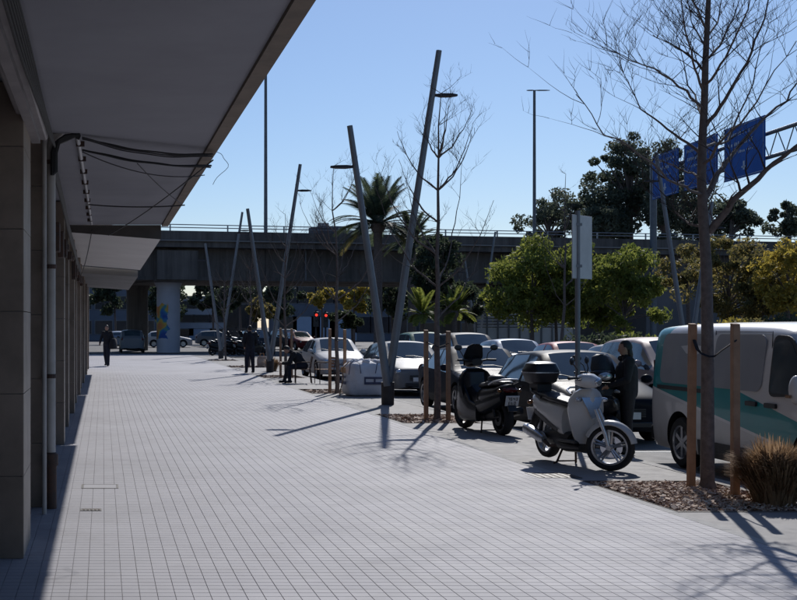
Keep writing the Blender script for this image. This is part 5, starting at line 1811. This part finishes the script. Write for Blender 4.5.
    if hair_long:
        hr.ell(h_ - upv * .06 - f * .05, (.075, .05, .13), 12, 8, mh)
    hm = hr.mesh('hair')
    bmh = bmesh.new()
    bmh.from_mesh(hm)
    kill = [v for v in bmh.verts if (Vector(v.co) - h_).dot(f) > .035 and (Vector(v.co) - h_).dot(upv) < .055]
    bmesh.ops.delete(bmh, geom=kill, context='VERTS')
    bmh.to_mesh(hm)
    bmh.free()
    hm.materials.append(hood or m_hair)
    link('hair' if not hood else 'hood', hm, t, smooth=True)
    if bag:
        for nm, c, s_, mt in bag:
            MB().loft([[(c[0] + dx * s_[0] * w, c[1] + dy * s_[1] * w, c[2] + z * s_[2]) for dx, dy in ((-.5, -.3), (-.3, -.5), (.3, -.5), (.5, -.3), (.5, .3), (.3, .5), (-.3, .5), (-.5, .3))] for z, w in ((-.5, .75), (-.42, 1), (0, 1.05), (.35, .9), (.5, .55))]).build(nm, mt, t, smooth=True)
    t.scale = (scale,) * 3
    return t

def stand(**kw):
    J = dict(pelvis=(0, 0, .95), chest=(0, .01, 1.27), neck=(0, .005, 1.47), head=(0, .03, 1.58),
             shl=(-.17, 0, 1.41), shr=(.17, 0, 1.41), ell=(-.23, -.02, 1.12), elr=(.23, -.02, 1.12), wrl=(-.23, .06, .87), wrr=(.23, .06, .87),
             hipl=(-.09, 0, .92), hipr=(.09, 0, .92), knl=(-.10, .02, .50), knr=(.10, .02, .50), anl=(-.11, -.01, .085), anr=(.11, -.01, .085))
    J.update(kw)
    return J
# standing person, back towards the camera
x, y, _ = G(250, 373)
person('person in dark clothes standing beside the second slanted lamp', (x, y, 0), 0.15,
       stand(ell=(-.25, -.01, 1.13), elr=(.25, -.01, 1.13), wrl=(-.17, .16, .98), wrr=(.18, .16, .98), anl=(-.14, -.02, .085), knl=(-.12, .02, .5), anr=(.13, .03, .085)), m_clothdark, m_clothnavy, scale=1.02, bulk=1.22)
# walking person with a big bag near the building
x, y, _ = G(107, 366)
person('person walking near the building with a big dark shoulder bag', (x, y, 0), PI - .3,
       stand(knl=(-.09, .12, .51), anl=(-.09, .10, .085), knr=(.09, -.02, .5), anr=(.10, -.20, .10), ell=(-.26, -.05, 1.14), wrl=(-.30, .02, .92), elr=(.26, .03, 1.15), wrr=(.26, .18, .97)),
       m_clothdark, m_clothnavy, scale=1.03, bulk=1.15, bag=[('shoulder_bag', (-.27, -.02, .95), (.26, .46, .46), m_clothdark)])
# person in black behind the van
x, y = 7.60, 18.55
person('person in black standing between the scooter and the van', (x, y, ROAD), PI / 2 - .2,
       stand(look=(.1, 1, -.12), ell=(-.24, .05, 1.14), elr=(.24, .05, 1.14), wrl=(-.14, .26, 1.05), wrr=(.13, .27, 1.08), anr=(.10, .06, .085)), m_clothdark, m_clothdark, hair_long=True, scale=.955, bulk=1.15)
# seated person leaning forward
x, y, _ = G(301, 383)
SEATX, SEATY = x + .05, y
person('person in dark clothes seated on a metal chair, bent forward', (SEATX, SEATY, -.004), PI / 2 - .1,
       dict(pelvis=(0, -.02, .54), chest=(0, .20, .82), neck=(0, .36, .96), head=(0, .45, 1.01), look=(0, .8, -.6),
            shl=(-.18, .28, .90), shr=(.18, .28, .90), ell=(-.21, .40, .62), elr=(.21, .42, .62), wrl=(-.07, .60, .60), wrr=(.06, .60, .62),
            hipl=(-.09, 0, .52), hipr=(.09, 0, .52), knl=(-.14, .42, .50), knr=(.14, .42, .50), anl=(-.13, .40, .085), anr=(.14, .55, .085)), m_clothdark, m_clothnavy, bulk=1.15)

def chair(loc, rz, label):
    t = thing('metal_chair', label, 'chair', loc, rz, 'metal chairs on the pavement')
    s = MB()
    for k in range(6):
        s.bx(-.24, .24, -.23 + k * .08, -.23 + k * .08 + .06, .425, .44)
    s.build('seat', m_stake, t)
    for sx in (-.25, .25):
        MB().path([(sx, .22, 0), (sx, .22, .42), (sx, .22, .62), (sx, .15, .65), (sx, -.22, .65)], .014, 8).build('arm_frame', m_iron, t, smooth=True)
        MB().path([(sx, -.27, 0), (sx, -.22, .42), (sx, -.29, .82)], .014, 8).build('rear_leg', m_iron, t, smooth=True)
    MB().tube((-.25, .2, .415), (.25, .2, .415), .012).tube((-.25, -.2, .415), (.25, -.2, .415), .012).build('cross_bar', m_iron, t)
    b_ = MB()
    for k in range(4):
        b_.obox((0, -.235 - .02 * k, .52 + k * .085), (.5, .015, .06), Matrix.Rotation(.2, 3, 'X'))
    b_.build('backrest', m_stake, t)
chair((SEATX, SEATY, -.004), PI / 2 - .1, 'metal chair occupied by the seated person')
chair((SEATX + .62, SEATY - .25, -.004), PI / 2 + .15, 'empty metal chair next to the seated person')
# things left by the second lamp
t = thing('shopping_bag', 'small pale brown bag on the ground behind the standing person', 'bag', (G(262, 367)[0], G(262, 367)[1], 0))
MB().loft([[(-.20 * w, -.12 * w, z), (.20 * w, -.12 * w, z), (.20 * w, .12 * w, z), (-.20 * w, .12 * w, z)] for z, w in ((0, .9), (.05, 1), (.3, 1.02), (.45, .9))]).build('bag_body', M('kraft_paper', (0.42, 0.27, 0.18), (0.5, 0.42, 0.36), 6, .8), t, bevel=.02)
for yy in (-.08, .08):
    MB().path([(-.09, yy, .44), (-.07, yy, .58), (.07, yy, .58), (.09, yy, .44)], .01, 6).build('handle', m_straw, t)

# ------------------------------------------------------------------ leafy trees, palms, hedges
def leaf_mesh(name, clumps, per, size, seed, mat, droop=0.0):
    rg = np.random.default_rng(seed)
    pts = []
    for (cx, cy, cz, r) in clumps:
        d = rg.normal(size=(per, 3))
        d /= np.linalg.norm(d, axis=1)[:, None]
        rad = r * rg.uniform(0.25, 1.0, (per, 1)) ** 0.6
        q = d * rad
        q[:, 2] *= 0.8
        pts.append(q + np.array([cx, cy, cz]))
    p = np.concatenate(pts)
    n_ = len(p)
    u = rg.normal(size=(n_, 3))
    u[:, 2] -= droop
    u /= np.linalg.norm(u, axis=1)[:, None]
    w = np.cross(u, rg.normal(size=(n_, 3)))
    w /= np.linalg.norm(w, axis=1)[:, None]
    s = size * rg.uniform(0.6, 1.35, (n_, 1))
    a_ = p - u * s
    b_ = p + w * s * 0.42
    c = p + u * s
    d = p - w * s * 0.42
    V = np.stack([a_, b_, c, d], 1).reshape(-1, 3)
    me = bpy.data.meshes.new(name)
    me.vertices.add(len(V))
    me.vertices.foreach_set('co', V.ravel())
    me.loops.add(n_ * 4)
    me.loops.foreach_set('vertex_index', np.arange(n_ * 4, dtype=np.int32))
    me.polygons.add(n_)
    me.polygons.foreach_set('loop_start', np.arange(0, n_ * 4, 4, dtype=np.int32))
    me.update(calc_edges=True)
    me.shade_flat()
    me.materials.append(mat)
    return me


def leafy_tree(px, py, Y, rx, rz, kind, label, seed, size=0.22, nclump=26, per=150, base=ROAD, name='leafy_tree', cr=0.30, group='leafy trees around the overpass', droop=0.0):
    rnd = random.Random(seed)
    X = (px - 103) * Y / 1280
    zc = 1.75 + (326 - py) * Y / 1280 - base
    t = thing(name, label, 'tree', (X, Y, base), 0, group)
    cl = []
    for k in range(nclump):
        while True:
            v = Vector((rnd.uniform(-1, 1), rnd.uniform(-1, 1), rnd.uniform(-1, 1)))
            if 0.25 < v.length < 1: break
        st_ = 1.0 + .28 * math.sin(math.atan2(v.y, v.x) * 2 + seed) * (1 if v.z < .3 else .4)
        if rnd.random() < .16:
            v = v * rnd.uniform(1.05, 1.35)
        cl.append((v.x * rx * .85 * st_, v.y * rx * .85 * st_, zc + v.z * rz * .85 - droop * abs(v.x) * rz * .35, min(rx, rz) * cr * rnd.uniform(.45, 1.45)))
    tag(link('crown', leaf_mesh('crown', cl, per, size, seed, m_leaf[kind], droop), t), kind='stuff')
    r0 = max(.09, zc * .022)
    fork = max(zc - rz * .75, .6)
    MB().path([(0, 0, 0), (.03, .02, fork * .5), (-.02, 0, fork), (.05, .03, zc + rz * .4)], [r0 * 1.25, r0, r0 * .85, r0 * .25], 9).build('trunk', m_trunk, t, smooth=True)
    lb = MB()
    for c in cl[::2]:
        s_ = Vector((0, 0, fork + (c[2] - fork) * .25))
        m_ = s_.lerp(Vector(c[:3]), .5) + Vector((0, 0, .1))
        lb.path([s_, m_, c[:3]], [r0 * .42, r0 * .26, r0 * .08], 5, caps=False)
    lb.build('limbs', m_trunk, t, smooth=True)
    return t

leafy_tree(532, 278, 70, 2.6, 2.7, 'bright', 'broad drooping green tree above the grey fence', 101, .13, 74, 190, cr=.24, droop=.8)
leafy_tree(578, 280, 73, 1.9, 2.6, 'bright', 'narrow green tree behind the grey sign plate', 102, .13, 40, 150, cr=.3, droop=.6)
leafy_tree(556, 292, 71, 1.7, 1.9, 'bright', 'green tree filling the gap left of the grey sign plate', 130, .13, 40, 140, cr=.28, droop=.7)
leafy_tree(602, 296, 69, 1.6, 1.8, 'bright', 'green tree filling the gap right of the grey sign plate', 131, .13, 40, 140, cr=.28, droop=.7)
leafy_tree(624, 283, 66, 2.2, 2.8, 'bright', 'loose yellow-green tree above the far-row white car', 103, .13, 56, 130, cr=.22, droop=.8)
leafy_tree(728, 278, 56, 2.0, 2.2, 'brown', 'olive-brown tree just right of the nearest trunk', 104, .11, 54, 110, cr=.22, droop=.4)
leafy_tree(688, 268, 60, 1.3, 1.2, 'brown', 'thin olive-brown tree left of the nearest trunk', 122, .11, 30, 90, cr=.22, droop=.4)
leafy_tree(788, 276, 52, 1.6, 1.6, 'yellow', 'golden brown tree at the right edge', 105, .10, 50, 120, cr=.22, droop=.4)
leafy_tree(762, 290, 54, 1.5, 1.6, 'brown', 'olive tree above the van roof', 106, .11, 40, 110, cr=.24, droop=.4)
leafy_tree(436, 272, 74, 1.9, 2.6, 'dark', 'dark shaggy tree right of the palm', 107, .17, 44, 110, cr=.25)
leafy_tree(466, 300, 78, 1.5, 1.7, 'dark', 'small dark tree beside the far slanted lamp', 108, .22, 16, 110)
leafy_tree(549, 224, 120, 3.2, 2.4, 'grey', 'low dark evergreen behind the overpass beside the mast', 109, .20, 34, 110, cr=.24)
leafy_tree(594, 205, 122, 4.2, 3.4, 'grey', 'spreading dark evergreen behind the overpass', 110, .20, 74, 120, cr=.23)
leafy_tree(630, 182, 120, 3.4, 4.4, 'grey', 'tallest dark evergreen behind the overpass', 111, .20, 72, 120, cr=.25)
leafy_tree(604, 226, 118, 4.0, 1.6, 'grey', 'wide dark evergreen just above the overpass rail', 112, .20, 60, 120, cr=.45)
leafy_tree(664, 192, 116, 3.4, 5.4, 'grey', 'slim dark evergreen left of the blue signs', 113, .20, 66, 110, cr=.25)
leafy_tree(700, 214, 118, 3.4, 3.2, 'grey', 'dark evergreen below the blue signs', 114, .20, 50, 120, cr=.30)
leafy_tree(731, 222, 116, 2.0, 2.2, 'grey', 'dark evergreen right of the nearest trunk, behind the overpass', 115, .20, 30, 110, cr=.26)
leafy_tree(789, 222, 116, 1.9, 2.0, 'grey', 'dark evergreen at the right edge behind the overpass', 116, .20, 26, 110, cr=.26)
leafy_tree(322, 297, 128, 1.9, 1.3, 'yellow', 'left golden tree glowing beneath the overpass', 117, .24, 16, 140)
leafy_tree(354, 296, 126, 2.3, 1.6, 'yellow', 'right golden tree glowing beneath the overpass', 118, .24, 18, 140)
leafy_tree(213, 296, 132, 3.2, 2.0, 'dark', 'dark tree beneath the overpass right of the painted pier', 119, .3, 22, 120)
leafy_tree(285, 300, 136, 2.8, 2.4, 'dark', 'dark tree beneath the overpass behind the second lamp', 120, .3, 18, 120)
leafy_tree(115, 296, 130, 2.6, 2.2, 'dark', 'dark tree beneath the overpass near the canopy end', 121, .3, 18, 120)

leafy_tree(165, 300, 128, 2.4, 2.4, 'dark', 'dark tree beneath the overpass behind the painted pier', 123, .2, 34, 100)
leafy_tree(240, 292, 118, 2.6, 1.7, 'dark', 'dark tree hanging below the girder behind the motorbikes', 124, .2, 36, 100)
leafy_tree(262, 310, 124, 1.9, 1.4, 'brown', 'low olive tree behind the standing person', 125, .2, 26, 100)
leafy_tree(392, 300, 112, 2.4, 2.2, 'dark', 'dark tree beneath the overpass right of the golden trees', 126, .2, 36, 100)
leafy_tree(352, 318, 104, 1.5, 1.0, 'dark', 'low dark tree behind the rubble sack', 127, .18, 22, 100)
leafy_tree(446, 306, 108, 2.2, 2.0, 'dark', 'dark tree beneath the overpass behind the low palms', 128, .2, 34, 100)
leafy_tree(500, 300, 110, 2.6, 2.4, 'dark', 'dark tree beneath the overpass behind the grey fence', 129, .2, 34, 100)

def shrub(px, py, Y, rx, rz, kind, label, seed):
    rnd = random.Random(seed)
    X = (px - 103) * Y / 1280
    t = thing('shrub', label, 'shrub', (X, Y, ROAD), 0, 'shrubs along the far pavement')
    cl = [(rnd.uniform(-1, 1) * rx * .8, rnd.uniform(-.5, .5) * rx, rz * rnd.uniform(.3, .85), rz * .38) for k in range(12)]
    tag(link('foliage', leaf_mesh('foliage', cl, 160, .10, seed, m_leaf[kind]), t), kind='stuff')
    st_ = MB()
    for k in range(6):
        st_.path([(rnd.uniform(-.2, .2), rnd.uniform(-.1, .1), 0), (rnd.uniform(-.6, .6) * rx, rnd.uniform(-.2, .2), rz * .7)], [.03, .012], 5)
    st_.build('stems', m_trunk, t)
for i, (px, w, h_, kd) in enumerate(((596, 1.3, 1.5, 'dark'), (622, 1.4, 1.7, 'dark'), (648, 1.3, 1.5, 'bright'), (676, 1.3, 1.4, 'dark'), (716, 1.3, 2.0, 'yellow'), (745, 1.2, 1.9, 'brown'), (780, 1.3, 2.1, 'dark'))):
    shrub(px, 330, 50, w, h_, kd, ['dark shrub right of the grey sign post', 'dark shrub above the far-row white car', 'bright shrub above the rose-grey car', 'dark shrub above the van rear',
                                 'yellow shrub right of the nearest trunk', 'brownish shrub over the middle of the van roof', 'dark shrub over the van cab'][i], 200 + i)

def palm(px, py, Y, L, n, label, seed, trunk=True, kind='dark'):
    rnd = random.Random(seed)
    X = (px - 103) * Y / 1280
    z = 1.75 + (326 - py) * Y / 1280 - ROAD
    t = thing('palm_tree', label, 'palm tree', (X, Y, ROAD), 0, 'palms across the street')
    r0 = .26 if L > 2 else .12
    pts = [(0, 0, z * i / 8) for i in range(9)]
    MB().path(pts, [r0 * (1.3 if i == 0 else 1 + .05 * (i % 2)) for i in range(9)], 12).ell((0, 0, z), (r0 * 1.8, r0 * 1.8, r0 * 2), 12, 8).build('trunk', m_trunk, t, smooth=True)
    dead = MB()
    for k in range(n):
        a_ = k * 2.399 + rnd.gauss(0, .15)
        el = rnd.uniform(-.3, 1.4)
        d0 = Vector((math.cos(a_) * math.cos(el), math.sin(a_) * math.cos(el), math.sin(el)))
        p = Vector((0, 0, z + .1))
        spine = [p]
        d = d0.copy()
        for q in range(9):
            p = p + d * (L / 9)
            spine.append(p)
            d = (d + Vector((0, 0, -.05 - .026 * q * (.5 if el > .6 else .9)))).normalized()
        vs_, fs_ = [], []
        side = d0.cross(Vector((0, 0, 1)))
        side = side.normalized() if side.length > .05 else Vector((1, 0, 0))
        mb = MB().path(spine, [.03 * (1 - .09 * i) for i in range(10)], 4, caps=False)
        for q in range(1, 9):
            for sub_ in (0, .25, .5, .75):
                b0 = spine[q].lerp(spine[q + 1], sub_)
                tn = (spine[q + 1] - spine[q]).normalized()
                ln = L * .20 * math.sin(PI * (q + sub_ + .7) / 10.5) + .06
                for s in (1, -1):
                    tip = b0 + side * s * ln * .8 + tn * ln * .55 + Vector((0, 0, -.06 * ln))
                    w_ = tn * .055
                    mb.add([b0 - w_, b0 + w_, tip], [(0, 1, 2)])
        me = bpy.data.meshes.new('frond')
        me.from_pydata(mb.v, [], mb.f)
        me.materials.append(m_leaf['brown'] if el < -.2 else m_leaf[kind])
        link('frond', me, t)
palm(378, 226, 80, 3.3, 58, 'tall date palm rising over the overpass behind the nearest lamp', 301)
palm(412, 244, 84, 2.2, 30, 'second palm at overpass height right of the tall one', 305)
palm(422, 316, 68, 1.5, 22, 'low fan palm left of the staked tree', 302, kind='bright')
palm(455, 314, 69, 1.5, 22, 'low fan palm right of the staked tree', 303, kind='bright')

# ------------------------------------------------------------------ fence and far buildings
def fence():
    Y = 78.0
    x0, x1 = (476 - 103) * Y / 1280, (574 - 103) * Y / 1280
    t = thing('fence', 'grey fence with pale rails below the round green tree', 'fence', (x0, Y, ROAD))
    W = x1 - x0
    gm = M('fence_grey', (0.55, 0.55, 0.55), (0.45, 0.45, 0.45), 1.5, .7)
    MB().bx(0, W, 0, .15, 0, 1.75).build('wall', gm, t)
    for k in range(10):
        MB().bx(W * k / 9 - .04, W * k / 9 + .04, -.06, -.001, 0, 2.95).build('post', m_mast, t)
    for k in range(6):
        MB().bx(0, W, .02, .06, 1.82 + k * .18, 1.92 + k * .18).build('slat', gm, t)
fence()

m_facade = [M('far_facade_blue', (0.15, 0.165, 0.20), (0.11, 0.12, 0.15), .2, .8), M('far_facade_grey', (0.15, 0.145, 0.15), (0.11, 0.105, 0.11), .2, .8), M('far_facade_tan', (0.17, 0.14, 0.12), (0.12, 0.10, 0.085), .2, .8)]
m_facade.append(M('far_facade_pale', (0.46, 0.48, 0.52), (0.36, 0.38, 0.42), .2, .8))
m_pane = M('far_pane', (0.03, 0.035, 0.045), None, 1, .15)
m_shut = M('far_shutter_blue', (0.40, 0.47, 0.58), (0.34, 0.41, 0.52), 1, .6)
def far_building(x0, x1, Y, H, mt, label, floors, cols, door=None):
    t = thing('far_building', label, 'building', (x0, Y, ROAD), 0, 'buildings beyond the overpass')
    W = x1 - x0
    MB().bx(0, W, 0, 10, 0, H).build('wall', m_facade[mt], t)
    MB().bx(-.15, W + .15, -.25, 10.2, H, H + .3).build('cornice', m_bridge2, t)
    fh = H / floors
    for f in range(floors):
        for c in range(cols):
            cx = W * (c + .5) / cols
            w_ = min(1.2, W / cols * .55)
            z0 = f * fh + fh * .25
            dr = f == 0 and door and c in door
            wd = MB().bx(cx - w_ * (1.5 if dr else 1), cx + w_ * (1.5 if dr else 1), -.08, -.002, .02 if dr else z0, f * fh + fh * .82).build('door' if dr else 'window', m_bridge2, t)
            MB().bx(cx - w_ * (1.4 if dr else .9), cx + w_ * (1.4 if dr else .9), -.12, -.082, .05 if dr else z0 + .08, f * fh + fh * .82 - .08).build('panel' if dr else 'pane', m_shut if dr else m_pane, wd)
far_building(-12, 9.5, 165, 9.5, 0, 'far blue-grey building left behind the painted pier', 3, 8)
far_building(10, 16.5, 172, 5.6, 3, 'pale low block far behind the motorbikes', 3, 3, (1,))
far_building(17, 21.4, 178, 6.0, 2, 'low tan building far behind the standing person', 1, 3)
far_building(22, 38, 160, 7.5, 0, 'far building with pale blue doors behind the traffic lights', 2, 7, (1, 2, 3))
far_building(38.5, 55, 168, 8.5, 1, 'far grey building behind the low palms', 3, 6)
far_building(56, 84, 175, 8.0, 2, 'long tan building far behind the green trees', 3, 10)
far_building(85, 130, 180, 8.0, 1, 'long grey building far off to the right', 3, 14)
far_building(-60, -13, 175, 9.0, 1, 'long grey building far off to the left', 3, 14)
